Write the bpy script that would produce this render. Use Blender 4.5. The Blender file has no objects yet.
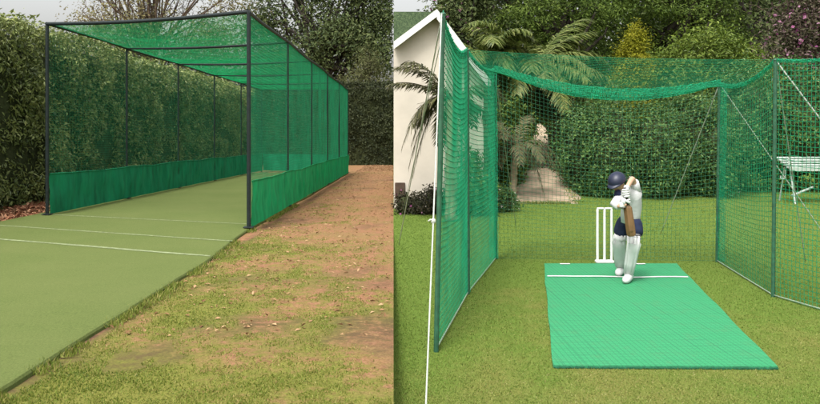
import bpy, math, random
import numpy as np
from mathutils import Vector
random.seed(7)
RNG = np.random.default_rng(11)
PI = math.pi
sc = bpy.context.scene
COL = sc.collection
F, CX, HY, CZ = 800.0, 410.0, 114.0, 1.9          # camera: focal in photo pixels, principal column, horizon row, eye height

def W(px, py, Y):                                  # a point at distance Y seen at a place in the photo
    return np.array([(px-CX)/F*Y, Y, CZ-(py-HY)/F*Y])
def gl(Y): return 0.4-0.03*Y                       # the dry ground falls gently away
def bx(Y): return -0.0206*Y                        # edge between the dry ground and the lawn

# ------------------------------------------------------------------ noise
def vnoise(x, y, seed=0):
    r = np.random.default_rng(seed).random((256, 256))
    xi = np.floor(x).astype(int); yi = np.floor(y).astype(int)
    fx = x-xi; fy = y-yi
    fx = fx*fx*(3-2*fx); fy = fy*fy*(3-2*fy)
    a = r[xi % 256, yi % 256]; b = r[(xi+1) % 256, yi % 256]
    c = r[xi % 256, (yi+1) % 256]; d = r[(xi+1) % 256, (yi+1) % 256]
    return (a*(1-fx)+b*fx)*(1-fy)+(c*(1-fx)+d*fx)*fy
def fbm(x, y, seed=0, o=4):
    x = np.asarray(x, float); y = np.asarray(y, float)
    s = 0; a = .5; t = 0
    for i in range(o):
        s = s+a*vnoise(x*2**i+17.3*i, y*2**i+9.1*i, seed+i); t += a; a *= .5
    return s/t

# ------------------------------------------------------------------ mesh building
class MB:
    def __init__(s): s.v = []; s.f = []; s.n = 0
    def add(s, V, Fc, mat=0, rnd=None):
        V = np.asarray(V, float).reshape(-1, 3); Fc = np.asarray(Fc, int)
        s.v.append(V); s.f.append((Fc+s.n, mat, rnd)); s.n += len(V)
        return s
    def build(s, name, mats, parent=None, loc=None, smooth=False, attrs=None):
        V = np.concatenate(s.v)
        off = np.array(parent.location) if parent is not None else (np.array(loc) if loc is not None else np.zeros(3))
        V = V-off
        me = bpy.data.meshes.new(name)
        me.vertices.add(len(V)); me.vertices.foreach_set('co', V.ravel())
        lv = np.concatenate([f.ravel() for f, m, r in s.f])
        st = []; mi = []; rn = []; k = 0
        for f, m, r in s.f:
            n, q = f.shape
            st.append(k+np.arange(n)*q); k += n*q
            mi.append(np.full(n, m)); rn.append(np.asarray(r, float) if r is not None else np.full(n, .5))
        st = np.concatenate(st)
        me.loops.add(len(lv)); me.loops.foreach_set('vertex_index', lv)
        me.polygons.add(len(st)); me.polygons.foreach_set('loop_start', st)
        me.polygons.foreach_set('material_index', np.concatenate(mi))
        me.polygons.foreach_set('use_smooth', np.full(len(st), smooth))
        me.update(calc_edges=True)
        a = me.attributes.new('rnd', 'FLOAT', 'FACE'); a.data.foreach_set('value', np.concatenate(rn))
        if attrs:
            for an, av in attrs.items():
                a = me.attributes.new(an, 'FLOAT', 'POINT'); a.data.foreach_set('value', np.asarray(av, float))
        for m in (mats if isinstance(mats, (list, tuple)) else [mats]): me.materials.append(m)
        o = bpy.data.objects.new(name, me); COL.objects.link(o)
        if parent is not None: o.parent = parent
        else: o.location = off
        return o

BOXF = [[0,3,2,1],[4,5,6,7],[0,1,5,4],[1,2,6,5],[2,3,7,6],[3,0,4,7]]
def box(mb, c, size, rz=0, mat=0, bev=0.0, axes=None):
    """box with its four long edges chamfered when bev > 0"""
    c = np.asarray(c, float); sx, sy, sz = [q/2 for q in size]
    if axes is None:
        A = np.array([[math.cos(rz), math.sin(rz), 0], [-math.sin(rz), math.cos(rz), 0], [0, 0, 1]])
    else: A = np.asarray(axes, float)
    if bev <= 0:
        P = np.array([[-sx,-sy,-sz],[sx,-sy,-sz],[sx,sy,-sz],[-sx,sy,-sz],[-sx,-sy,sz],[sx,-sy,sz],[sx,sy,sz],[-sx,sy,sz]])
        mb.add(P@A+c, BOXF, mat); return
    b = min(bev, sx*.9, sy*.9, sz*.9)
    def ring(ix, iy, z):
        x, y = sx-ix, sy-iy
        return [[-x+b,-y,z],[x-b,-y,z],[x,-y+b,z],[x,y-b,z],[x-b,y,z],[-x+b,y,z],[-x,y-b,z],[-x,-y+b,z]]
    R = np.array([ring(b,b,-sz), ring(0,0,-sz+b), ring(0,0,sz-b), ring(b,b,sz)])
    V = R.reshape(-1,3)
    Fq = [[i*8+k, i*8+(k+1)%8, (i+1)*8+(k+1)%8, (i+1)*8+k] for i in range(3) for k in range(8)]
    mb.add(V@A+c, Fq, mat)
    base = mb.n-32
    mb.f.append((np.array([[base+k for k in range(7,-1,-1)]]), mat, None)); mb.f.append((np.array([[base+24+k for k in range(8)]]), mat, None))

def frame(t):
    t = t/np.maximum(np.linalg.norm(t, axis=-1, keepdims=True), 1e-9)
    ref = np.where(np.abs(t[..., 2:3]) > .9, np.array([1., 0, 0]), np.array([0, 0, 1.]))
    a = np.cross(t, ref); a /= np.maximum(np.linalg.norm(a, axis=-1, keepdims=True), 1e-9)
    return t, a, np.cross(t, a)
def tube(mb, P, r, sides=8, mat=0, cap=True, flat=1.0):
    P = np.asarray(P, float); K = len(P)
    r = np.full(K, r) if np.isscalar(r) else np.asarray(r, float)
    t, a, b = frame(np.gradient(P, axis=0))
    an = np.arange(sides)*2*PI/sides
    V = P[:, None]+r[:, None, None]*(np.cos(an)[None, :, None]*a[:, None]+flat*np.sin(an)[None, :, None]*b[:, None])
    i, k = np.meshgrid(np.arange(K-1), np.arange(sides), indexing='ij')
    k2 = (k+1) % sides
    Fq = np.stack([i*sides+k, i*sides+k2, (i+1)*sides+k2, (i+1)*sides+k], -1).reshape(-1, 4)
    n0 = mb.n
    mb.add(V, Fq[:, ::-1], mat)
    if cap:
        mb.f.append((np.array([[n0+q for q in range(sides)]]), mat, None))
        mb.f.append((np.array([[n0+(K-1)*sides+q for q in range(sides-1, -1, -1)]]), mat, None))
def strands(mb, P, r, mat=0):                      # many thin three-sided cords at once: P (N, K, 3)
    N, K, _ = P.shape
    t, a, b = frame(np.gradient(P, axis=1))
    an = np.arange(3)*2*PI/3
    V = P[:, :, None]+r*(np.cos(an)[:, None]*a[:, :, None]+np.sin(an)[:, None]*b[:, :, None])
    n, i, k = np.meshgrid(np.arange(N), np.arange(K-1), np.arange(3), indexing='ij')
    B = n*K*3
    Fq = np.stack([B+i*3+k, B+i*3+(k+1) % 3, B+(i+1)*3+(k+1) % 3, B+(i+1)*3+k], -1).reshape(-1, 4)
    mb.add(V, Fq[:, ::-1], mat)
def sheet(mb, P, mat=0):
    n, m, _ = P.shape
    i, j = np.meshgrid(np.arange(n-1), np.arange(m-1), indexing='ij')
    Fq = np.stack([i*m+j, (i+1)*m+j, (i+1)*m+j+1, i*m+j+1], -1).reshape(-1, 4)
    mb.add(P.reshape(-1, 3), Fq, mat)
def ellipsoid(mb, c, r, nu=16, nv=10, mat=0, v0=0, v1=PI, axes=None):
    th = np.linspace(v0, v1, nv+1); ph = np.arange(nu)*2*PI/nu
    T, Ph = np.meshgrid(th, ph, indexing='ij')
    V = np.stack([np.sin(T)*np.cos(Ph)*r[0], np.sin(T)*np.sin(Ph)*r[1], np.cos(T)*r[2]], -1).reshape(-1, 3)
    if axes is not None: V = V@np.asarray(axes, float)
    i, k = np.meshgrid(np.arange(nv), np.arange(nu), indexing='ij'); k2 = (k+1) % nu
    mb.add(V+np.asarray(c), np.stack([i*nu+k, (i+1)*nu+k, (i+1)*nu+k2, i*nu+k2], -1).reshape(-1, 4), mat)

def tag(o, label=None, cat=None, group=None, kind=None):
    if label: o['label'] = label
    if cat: o['category'] = cat
    if group: o['group'] = group
    if kind: o['kind'] = kind
    return o
def thing(name, label, cat, loc, group=None):
    o = bpy.data.objects.new(name, None); COL.objects.link(o); o.location = [float(q) for q in loc]
    o.empty_display_size = .2
    return tag(o, label, cat, group)

# ------------------------------------------------------------------ materials
def nt(name):
    m = bpy.data.materials.new(name); m.use_nodes = True
    n = m.node_tree.nodes; n.clear()
    return m, n, m.node_tree.links
def ramp(n, l, src, stops):
    r = n.new('ShaderNodeValToRGB'); e = r.color_ramp.elements
    while len(e) < len(stops): e.new(.5)
    for q, (p, c) in zip(e, stops): q.position = p; q.color = (*c, 1)
    l.new(src, r.inputs[0]); return r.outputs[0]
def noise(n, l, scale, detail=4, rough=.6, vec=None, stretch=None):
    t = n.new('ShaderNodeTexNoise'); t.inputs['Scale'].default_value = scale
    t.inputs['Detail'].default_value = detail; t.inputs['Roughness'].default_value = rough
    if vec is None:
        tc = n.new('ShaderNodeTexCoord'); vec = tc.outputs['Object']
    if stretch:
        mp = n.new('ShaderNodeMapping'); mp.inputs['Scale'].default_value = stretch; l.new(vec, mp.inputs[0]); vec = mp.outputs[0]
    l.new(vec, t.inputs['Vector']); return t.outputs['Fac']
def mix(n, l, fac, a, b, mode='MIX'):
    m = n.new('ShaderNodeMix'); m.data_type = 'RGBA'; m.blend_type = mode
    for s, v in ((m.inputs[0], fac), (m.inputs[6], a), (m.inputs[7], b)):
        if hasattr(v, 'links') or isinstance(v, bpy.types.NodeSocket): l.new(v, s)
        else: s.default_value = v if s is m.inputs[0] else (*v, 1)
    return m.outputs[2]
def bumpn(n, l, h, strength, dist=.01):
    b = n.new('ShaderNodeBump'); b.inputs['Strength'].default_value = strength; b.inputs['Distance'].default_value = dist
    l.new(h, b.inputs['Height']); return b.outputs[0]
def finish(m, n, l, col, rough=.7, normal=None, spec=.3, transl=0, tcol=None):
    o = n.new('ShaderNodeOutputMaterial'); p = n.new('ShaderNodeBsdfPrincipled')
    if isinstance(col, bpy.types.NodeSocket): l.new(col, p.inputs['Base Color'])
    else: p.inputs['Base Color'].default_value = (*col, 1)
    p.inputs['Roughness'].default_value = rough; p.inputs['Specular IOR Level'].default_value = spec
    if normal is not None: l.new(normal, p.inputs['Normal'])
    if transl > 0:
        t = n.new('ShaderNodeBsdfTranslucent'); x = n.new('ShaderNodeMixShader'); x.inputs[0].default_value = transl
        if tcol is not None: t.inputs[0].default_value = (*tcol, 1)
        elif isinstance(col, bpy.types.NodeSocket): l.new(col, t.inputs[0])
        else: t.inputs[0].default_value = (*col, 1)
        l.new(p.outputs[0], x.inputs[1]); l.new(t.outputs[0], x.inputs[2]); l.new(x.outputs[0], o.inputs[0])
    else: l.new(p.outputs[0], o.inputs[0])
    return m
def basic(name, c, rough=.6, var=.25, scale=12, bump=.15, bscale=60, spec=.3, transl=0, stretch=None, metal=0):
    m, n, l = nt(name)
    f = noise(n, l, scale, 5, stretch=stretch)
    lo = tuple(q*(1-var) for q in c); hi = tuple(min(1, q*(1+var)) for q in c)
    col = ramp(n, l, f, [(.3, lo), (.7, hi)])
    nb = bumpn(n, l, noise(n, l, bscale, 3), bump, .01) if bump > 0 else None
    return finish(m, n, l, col, rough, nb, spec, transl)
def leafmat(name, stops, transl=.25, rough=.5, spec=.3):
    m, n, l = nt(name)
    a = n.new('ShaderNodeAttribute'); a.attribute_name = 'rnd'
    k = len(stops)
    col = ramp(n, l, a.outputs['Fac'], [(i/(k-1), c) for i, c in enumerate(stops)])
    return finish(m, n, l, col, rough, None, spec, transl)

def m_dry():
    m, n, l = nt('dry_ground')
    a = n.new('ShaderNodeAttribute'); a.attribute_name = 'green'
    d = n.new('ShaderNodeAttribute'); d.attribute_name = 'dark'
    f1 = noise(n, l, 9, 8, .7); f2 = noise(n, l, 55, 5, .75); f3 = noise(n, l, 2.2, 5)
    soil = ramp(n, l, f2, [(.25, (.12, .055, .032)), (.5, (.275, .132, .076)), (.78, (.43, .245, .155))])
    straw = ramp(n, l, f2, [(.25, (.10, .065, .02)), (.55, (.25, .155, .06)), (.8, (.42, .29, .13))])
    c = mix(n, l, ramp(n, l, f1, [(.42, (0,)*3), (.60, (1,)*3)]), soil, straw)
    c = mix(n, l, ramp(n, l, noise(n, l, 1.1, 7, .75), [(.48, (0,)*3), (.62, (.8,)*3)]), c, ramp(n, l, f2, [(.3, (.11, .082, .028)), (.7, (.30, .21, .085))]))
    c = mix(n, l, ramp(n, l, noise(n, l, 4.5, 7, .8, stretch=(1, .6, 1)), [(.60, (0,)*3), (.70, (.6,)*3)]), c, (.12, .062, .04))
    c = mix(n, l, ramp(n, l, noise(n, l, 24, 6, .8), [(.52, (0,)*3), (.66, (.7,)*3)]), c, (.14, .075, .048))
    grn = ramp(n, l, f2, [(.25, (.065, .07, .014)), (.6, (.185, .185, .04)), (.85, (.33, .30, .09))])
    s = n.new('ShaderNodeMath'); s.operation = 'MULTIPLY_ADD'; l.new(f1, s.inputs[0]); s.inputs[1].default_value = .9; l.new(a.outputs['Fac'], s.inputs[2])
    c = mix(n, l, ramp(n, l, s.outputs[0], [(.72, (0,)*3), (1.02, (1,)*3)]), c, grn)
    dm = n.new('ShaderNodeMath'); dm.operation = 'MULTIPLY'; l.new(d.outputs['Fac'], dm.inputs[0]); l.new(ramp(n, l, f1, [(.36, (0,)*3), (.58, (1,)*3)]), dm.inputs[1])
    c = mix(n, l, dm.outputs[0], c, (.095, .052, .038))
    return finish(m, n, l, c, .95, bumpn(n, l, f2, .7, .02), .1)
def m_lawn():
    m, n, l = nt('lawn')
    a = n.new('ShaderNodeAttribute'); a.attribute_name = 'green'
    f1 = noise(n, l, 2.5, 6, .7); f2 = noise(n, l, 70, 6, .8)
    dry = ramp(n, l, f2, [(.25, (.075, .088, .018)), (.55, (.165, .17, .042)), (.85, (.29, .275, .09))])
    grn = ramp(n, l, f2, [(.25, (.052, .092, .014)), (.55, (.112, .170, .028)), (.85, (.19, .25, .058))])
    s = n.new('ShaderNodeMath'); s.operation = 'MULTIPLY_ADD'; l.new(f1, s.inputs[0]); s.inputs[1].default_value = 1.1; l.new(a.outputs['Fac'], s.inputs[2])
    c = mix(n, l, ramp(n, l, s.outputs[0], [(.62, (0,)*3), (1.15, (1,)*3)]), dry, grn)
    return finish(m, n, l, c, .95, bumpn(n, l, f2, .6, .02), .1)
def m_pitch():
    m, n, l = nt('green_carpet')
    f1 = noise(n, l, .8, 6, .65); f2 = noise(n, l, 75, 7, .9); f3 = noise(n, l, 14, 5, .7)
    c = ramp(n, l, f2, [(.30, (.026, .042, .010)), (.5, (.094, .124, .034)), (.72, (.19, .22, .075))])
    c = mix(n, l, ramp(n, l, f1, [(.35, (0,)*3), (.75, (.45,)*3)]), c, (.135, .15, .052))
    c = mix(n, l, ramp(n, l, f3, [(.60, (0,)*3), (.8, (.35,)*3)]), c, (.07, .105, .028))
    return finish(m, n, l, c, .95, bumpn(n, l, f2, .5, .008), .1)
def m_batmat():
    m, n, l = nt('woven_green_mat')
    tc = n.new('ShaderNodeTexCoord')
    f1 = noise(n, l, 3, 5, .7); f2 = noise(n, l, 120, 3, .7)
    c = ramp(n, l, f2, [(.2, (.018, .175, .068)), (.6, (.034, .27, .108)), (.9, (.06, .335, .145))])
    c = mix(n, l, ramp(n, l, f1, [(.35, (0,)*3), (.8, (.35,)*3)]), c, (.042, .255, .125))
    # the weave: moulded grid of small squares and coarser tile joints
    br = n.new('ShaderNodeTexBrick'); br.offset = 0; br.inputs['Scale'].default_value = 1
    br.inputs['Brick Width'].default_value = .17; br.inputs['Row Height'].default_value = .17; br.inputs['Mortar Size'].default_value = .006
    br.inputs['Color1'].default_value = (0, 0, 0, 1); br.inputs['Color2'].default_value = (0, 0, 0, 1); br.inputs['Mortar'].default_value = (1, 1, 1, 1)
    mp = n.new('ShaderNodeMapping'); mp.inputs['Rotation'].default_value = (0, 0, -.07); l.new(tc.outputs['Object'], mp.inputs[0]); l.new(mp.outputs[0], br.inputs['Vector'])
    g = n.new('ShaderNodeMath'); g.operation = 'MULTIPLY'; l.new(br.outputs['Fac'], g.inputs[0]); l.new(ramp(n, l, noise(n, l, 1.4, 3), [(.35, (.05,)*3), (.7, (.6,)*3)]), g.inputs[1])
    c = mix(n, l, g.outputs[0], c, (.008, .09, .042))
    b2 = n.new('ShaderNodeTexBrick'); b2.offset = 0; b2.inputs['Scale'].default_value = 1
    b2.inputs['Brick Width'].default_value = .042; b2.inputs['Row Height'].default_value = .042; b2.inputs['Mortar Size'].default_value = .005
    for q_, v_ in (('Color1', 0), ('Color2', 0), ('Mortar', 1)): b2.inputs[q_].default_value = (v_, v_, v_, 1)
    l.new(mp.outputs[0], b2.inputs['Vector'])
    g2 = n.new('ShaderNodeMath'); g2.operation = 'MULTIPLY'; l.new(b2.outputs['Fac'], g2.inputs[0]); g2.inputs[1].default_value = .45
    c = mix(n, l, g2.outputs[0], c, (.008, .10, .045))
    c = mix(n, l, ramp(n, l, noise(n, l, 6, 6, .8), [(.52, (0,)*3), (.75, (.4,)*3)]), c, (.075, .15, .06))
    return finish(m, n, l, c, .75, bumpn(n, l, f2, .4, .006), .3)

MAT = dict(
 dry=m_dry(), lawn=m_lawn(), pitch=m_pitch(), batmat=m_batmat(),
 bank=basic('bank_soil', (.16, .10, .055), .95, .5, 8, .6, 40, .1),
 pitch_line=basic('faded_line', (.205, .24, .125), .9, .5, 16, .2, 90, .1),
 white_line=basic('white_line', (.52, .56, .52), .8, .12, 30, .1),
 post_black=basic('painted_steel', (.010, .016, .016), .5, .3, 20, .08, 90, .3),
 post_green=basic('green_steel', (.02, .085, .045), .5, .35, 14, .1, 90, .5),
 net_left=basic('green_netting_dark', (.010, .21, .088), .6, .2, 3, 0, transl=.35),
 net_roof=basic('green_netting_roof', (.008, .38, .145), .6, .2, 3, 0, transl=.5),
 net_right=basic('teal_netting', (.010, .26, .118), .6, .2, 3, 0, transl=.3),
 net_bright=basic('bright_teal_netting', (.02, .42, .215), .6, .2, 3, 0, transl=.4),
 net_back=basic('dark_netting', (.035, .17, .085), .6, .2, 3, 0, transl=.3),
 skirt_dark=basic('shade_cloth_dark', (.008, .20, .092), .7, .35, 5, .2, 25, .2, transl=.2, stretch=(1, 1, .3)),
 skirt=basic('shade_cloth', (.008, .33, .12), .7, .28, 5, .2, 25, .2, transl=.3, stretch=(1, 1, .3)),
 rope=basic('white_rope', (.40, .43, .38), .8, .15, 40, .3, 120, .2),
 dull_rope=basic('weathered_rope', (.22, .28, .20), .8, .15, 40, .3, 120, .2),
 bark=basic('bark', (.10, .075, .055), .9, .5, 6, .8, 14, .1, stretch=(3, 3, .6)),
 dark_bark=basic('dark_bark', (.05, .042, .035), .9, .5, 6, .6, 14, .1, stretch=(3, 3, .6)),
 pale_bark=basic('pale_palm_bark', (.30, .245, .165), .9, .4, 5, .8, 14, .1, stretch=(1, 1, 3)),
 wall=basic('cream_plaster', (.52, .475, .40), .9, .10, 1.6, .1, 50, .1),
 white=basic('white_paint', (.62, .62, .59), .5, .05, 4, .05),
 wood_dark=basic('dark_wood', (.07, .045, .03), .7, .3, 10, .2),
 weathered=basic('weathered_paint', (.33, .38, .34), .7, .2, 8, .2),
 black=basic('black_metal', (.02, .02, .02), .4, .2, 10, 0),
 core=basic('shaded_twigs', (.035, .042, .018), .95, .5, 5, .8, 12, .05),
 path=basic('pale_earth_path', (.32, .25, .175), .95, .35, 2.5, .6, 14, .1),
 mulch=leafmat('bark_mulch', [(.09, .035, .02), (.22, .09, .05), (.33, .16, .09), (.42, .25, .15)], 0, .9, .1),
)
def rf():
    m, n, l = nt('green_thatch')
    f = noise(n, l, 5, 6, .7, stretch=(4, 1, 1)); f2 = noise(n, l, 1.2, 4)
    c = ramp(n, l, f, [(.3, (.015, .028, .012)), (.55, (.045, .07, .03)), (.8, (.10, .125, .055))])
    return finish(m, n, l, c, .9, bumpn(n, l, f, .8, .05), .1)
MAT['roof'] = rf()
L = dict(
 hedge=leafmat('hedge_leaves', [(.034, .052, .013), (.098, .132, .034), (.165, .20, .054), (.235, .268, .08), (.31, .33, .12)], .2, .45, .4),
 far_hedge=leafmat('far_hedge_leaves', [(.018, .026, .012), (.045, .055, .022), (.075, .085, .035)], .2, .6, .2),
 dark=leafmat('dark_tree_leaves', [(.024, .040, .015), (.058, .084, .028), (.10, .128, .042), (.145, .168, .062)], .2, .6, .2),
 sparse=leafmat('thin_tree_leaves', [(.09, .075, .03), (.17, .15, .07), (.25, .22, .10), (.20, .24, .09)], .35, .6, .2),
 olive=leafmat('olive_leaves', [(.06, .07, .025), (.12, .13, .05), (.19, .19, .085)], .3, .6, .2),
 garden=leafmat('garden_hedge_leaves', [(.018, .050, .013), (.046, .105, .022), (.085, .162, .034), (.135, .215, .055)], .2, .5, .35),
 feather=leafmat('feathery_leaves', [(.028, .054, .010), (.072, .118, .020), (.125, .182, .032), (.18, .235, .05)], .3, .6, .2),
 lime=leafmat('lime_leaves', [(.042, .075, .008), (.09, .14, .016), (.15, .205, .028), (.22, .27, .05)], .3, .5, .3),
 gold=leafmat('golden_leaves', [(.10, .12, .008), (.21, .225, .014), (.32, .31, .025), (.42, .39, .05)], .3, .6, .2),
 plum=leafmat('plum_leaves', [(.03, .03, .02), (.07, .065, .035), (.10, .10, .05), (.16, .11, .10), (.30, .17, .22)], .3, .6, .2),
 frond=leafmat('frond_leaflets', [(.042, .068, .010), (.085, .118, .020), (.13, .16, .035), (.19, .205, .06)], .3, .5, .3),
 dryfrond=leafmat('dry_frond_leaflets', [(.04, .048, .022), (.08, .08, .04), (.13, .12, .06), (.11, .12, .04)], .25, .6, .2),
 shrub=leafmat('dark_shrub_leaves', [(.015, .018, .010), (.035, .035, .018), (.07, .06, .03)], .2, .6, .2),
 bloom=leafmat('blossoms', [(.18, .05, .13), (.36, .12, .24), (.45, .25, .36)], .3, .6, .1),
 whitebloom=leafmat('white_blossoms', [(.5, .5, .45), (.7, .7, .62)], .2, .6, .1),
 blade_dry=leafmat('grass_blades', [(.055, .088, .012), (.11, .155, .020), (.18, .215, .036), (.27, .255, .07), (.38, .29, .13)], .3, .6, .2),
 blade_lawn=leafmat('lawn_blades', [(.062, .112, .016), (.108, .165, .026), (.165, .21, .042), (.245, .25, .076), (.33, .30, .13)], .3, .6, .2),
 litter=leafmat('dry_leaves', [(.12, .06, .03), (.28, .16, .08), (.40, .27, .15)], .1, .8, .1),
)

# ------------------------------------------------------------------ leaves, trees, hedges
def leaves(mb, C, size, ratio=.45, up=.4, out=None, mat=0, rnd=None, droop=0):
    """rhombic leaves at the points C; out = preferred facing per leaf"""
    N = len(C)
    d = RNG.normal(size=(N, 3)); d /= np.linalg.norm(d, axis=1, keepdims=True)
    nrm = RNG.normal(size=(N, 3)); nrm[:, 2] += up*2
    if out is not None: nrm += out*1.3
    nrm /= np.linalg.norm(nrm, axis=1, keepdims=True)
    d[:, 2] -= droop
    d -= (d*nrm).sum(1, keepdims=True)*nrm; d /= np.maximum(np.linalg.norm(d, axis=1, keepdims=True), 1e-6)
    s = np.cross(nrm, d)
    ln = size*RNG.uniform(.6, 1.35, (N, 1)); w = ln*ratio
    fold = nrm*ln*.12
    V = np.stack([C, C+d*ln*.45+s*w*.5+fold, C+d*ln, C+d*ln*.45-s*w*.5+fold], 1)
    if rnd is None: rnd = RNG.random(N)
    mb.add(V.reshape(-1, 3), np.arange(N*4).reshape(N, 4), mat, rnd)

def crown_points(ells, ncl, per, cr, flat=1.0, hollow=.45):
    """clusters of points filling ellipsoids (cx,cy,cz,rx,ry,rz): returns points, outward dirs, tone, cluster centres"""
    P = []; O = []; T = []; CC = []
    vol = np.array([e[3]*e[5] for e in ells]); vol = vol/vol.sum()
    for e, share in zip(ells, vol):
        k = max(3, int(ncl*share))
        d = RNG.normal(size=(k, 3)); d /= np.linalg.norm(d, axis=1, keepdims=True)
        rad = (hollow+(1-hollow)*RNG.random((k, 1))**.6)*RNG.uniform(.85, 1.12, (k, 1))
        c = np.array(e[:3])+d*rad*np.array(e[3:6]); CC.append(c)
        n = RNG.poisson(per, k)
        idx = np.repeat(np.arange(k), n)
        off = RNG.normal(size=(len(idx), 3))*cr*RNG.uniform(.6, 1.3, (k, 1))[idx]; off[:, 2] *= flat
        P.append(c[idx]+off); O.append(d[idx])
        tone = RNG.normal(0, .13, k)
        T.append(np.clip(.5+tone[idx]+RNG.normal(0, .2, len(idx)), 0, 1))
    return np.concatenate(P), np.concatenate(O), np.concatenate(T), np.concatenate(CC)

def wob(a, b, k, amt):
    t = np.linspace(0, 1, k)[:, None]; L_ = np.linalg.norm(np.subtract(b, a))
    P = np.array(a)*(1-t)+np.array(b)*t
    n = RNG.normal(size=(k, 3))*amt*L_; n[0] = 0; n[-1] = 0
    return P+n
def limbs(mb, base, top, r0, CC, nl=24, mat=0, twigs=0, reach=None):
    trunk = wob(base, top, 7, .018); rr = np.linspace(r0, r0*.45, 7); rr[0] *= 1.25
    tube(mb, trunk, rr, 9, mat)
    sel = CC[RNG.choice(len(CC), min(nl, len(CC)), replace=False)]
    for c in sel:
        s = trunk[RNG.integers(3, 7)]
        m = s*.45+c*.55; m[2] -= .06*np.linalg.norm(c-s)
        P = np.array([s, s*.6+m*.4, m, m*.4+c*.6, c])+RNG.normal(size=(5, 3))*.03*np.linalg.norm(c-s)*np.array([0, 1, 1, 1, 0])[:, None]
        tube(mb, P, np.linspace(r0*.42, r0*.08, 5), 6, mat)
        for _ in range(twigs):
            q = P[RNG.integers(2, 5)]; d = RNG.normal(size=3); d[2] = abs(d[2])*.8; d /= np.linalg.norm(d)
            ln = RNG.uniform(.6, 1.9)
            tube(mb, wob(q, q+d*ln, 5, .06), np.linspace(r0*.11, r0*.03, 5), 4, mat, cap=False)
            q2 = q+d*ln*.5; d2 = d+RNG.normal(size=3)*.6; d2 /= np.linalg.norm(d2)
            tube(mb, wob(q2, q2+d2*ln*.6, 4, .06), np.linspace(r0*.07, r0*.025, 4), 4, mat, cap=False)
def tree(name, label, base, ttop, r0, ells, ncl, per, cr, size, leafm, barkm='bark', flat=1., hollow=.45, nl=24, twigs=0, up=.4,
         ratio=.45, clip=None, extra=None, group=None, cat='tree', droop=0):
    t = thing(name, label, cat, base, group)
    P, O, T, CC = crown_points(ells, ncl, per, cr, flat, hollow)
    if clip is not None:
        k = clip(P); P, O, T = P[k], O[k], T[k]; CC = CC[clip(CC)]
    mb = MB(); limbs(mb, np.array(base, float), np.array(ttop, float), r0, CC, nl, 0, twigs)
    mb.build('trunk', MAT[barkm], t, smooth=True)
    mb = MB(); leaves(mb, P, size, ratio, up, O, 0, T, droop)
    mats = [L[leafm]]
    if extra:                                     # blossoms among the leaves: (material, count, size)
        k = RNG.choice(len(P), extra[1]); leaves(mb, P[k]+O[k]*cr*.5, extra[2], .8, .3, O[k], 1); mats.append(L[extra[0]])
    mb.build('crown', mats, t)
    return t

def hedge_leaves(mb, a, b, htop, face, dens, size, depth=.3, seed=1, zb=None, ztop=None):
    """leaves over a wall of foliage from a to b (xy), facing 'face'"""
    a = np.array(a, float); b = np.array(b, float); Ln = np.linalg.norm(b-a)
    N = int(Ln*htop*dens)
    u = RNG.random(N); v = RNG.random(N)**.95
    base = a+(b-a)*u[:, None]
    z0 = zb(base) if zb else np.zeros(N)
    hh = htop*(.93+.14*fbm(u*Ln*.6, u*0+3.3, seed+9))
    if ztop is not None: hh = ztop(u)
    bul = (fbm(u*Ln*.9, v*htop*.9, seed)-.5)*1.0+(fbm(u*Ln*3, v*htop*3, seed+4)-.5)*.45
    off = bul*.8*depth/.3+RNG.normal(0, .06, N)-depth*.5*(RNG.random(N) < .3)
    off -= np.clip((v-.88)/.12, 0, 1)**2*.35
    P = np.stack([base[:, 0]+face[0]*off, base[:, 1]+face[1]*off, z0+v*hh], 1)
    O = np.tile(np.array([face[0], face[1], .15]), (N, 1))
    tone = np.clip(.42+RNG.normal(0, .2, N)+(fbm(u*Ln*2.5, v*htop*2.5, seed+6)-.5)*.7, 0, 1)
    leaves(mb, P, size, .42, .1, O*.8, 0, tone, droop=.5)
    return z0, hh

# ------------------------------------------------------------------ the setting: ground
def dry_green(X, Y):
    d = X+2.4                                      # metres right of the carpet edge
    g = .60-.30*np.clip(d/2.2, 0, 1)-.35*np.clip((Y-8)/8, 0, 1)
    g = g+.10*np.clip((7-Y)/3, 0, 1)
    g = np.where(X < -2.4, .05, g)
    return g+(fbm(X*1.7, Y*1.2, 21)-.5)*.75
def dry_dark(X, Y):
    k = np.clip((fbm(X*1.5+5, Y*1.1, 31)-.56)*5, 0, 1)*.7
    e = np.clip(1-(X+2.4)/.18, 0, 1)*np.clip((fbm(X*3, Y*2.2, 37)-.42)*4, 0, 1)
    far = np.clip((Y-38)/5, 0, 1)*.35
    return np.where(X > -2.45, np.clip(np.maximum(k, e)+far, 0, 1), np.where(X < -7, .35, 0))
def gz_left(X, Y):
    b = (fbm(X*2.2, Y*2.2, 5)-.5)*.05
    edge = np.clip((X+2.45)/.3, 0, 1)*np.clip((bx(Y)-X)/.3, 0, 1)
    return gl(Y)+b*np.where(X < -2.45, np.clip((-7.2-X)/.4, 0, 1), edge)
def gz_right(X, Y):
    return (fbm(X*.5, Y*.5, 6)-.5)*.03*np.clip((X-bx(Y))/.5, 0, 1)*np.clip(((X-2.2)**2/6+(Y-8)**2/10)-.7, 0, 1)

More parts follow.
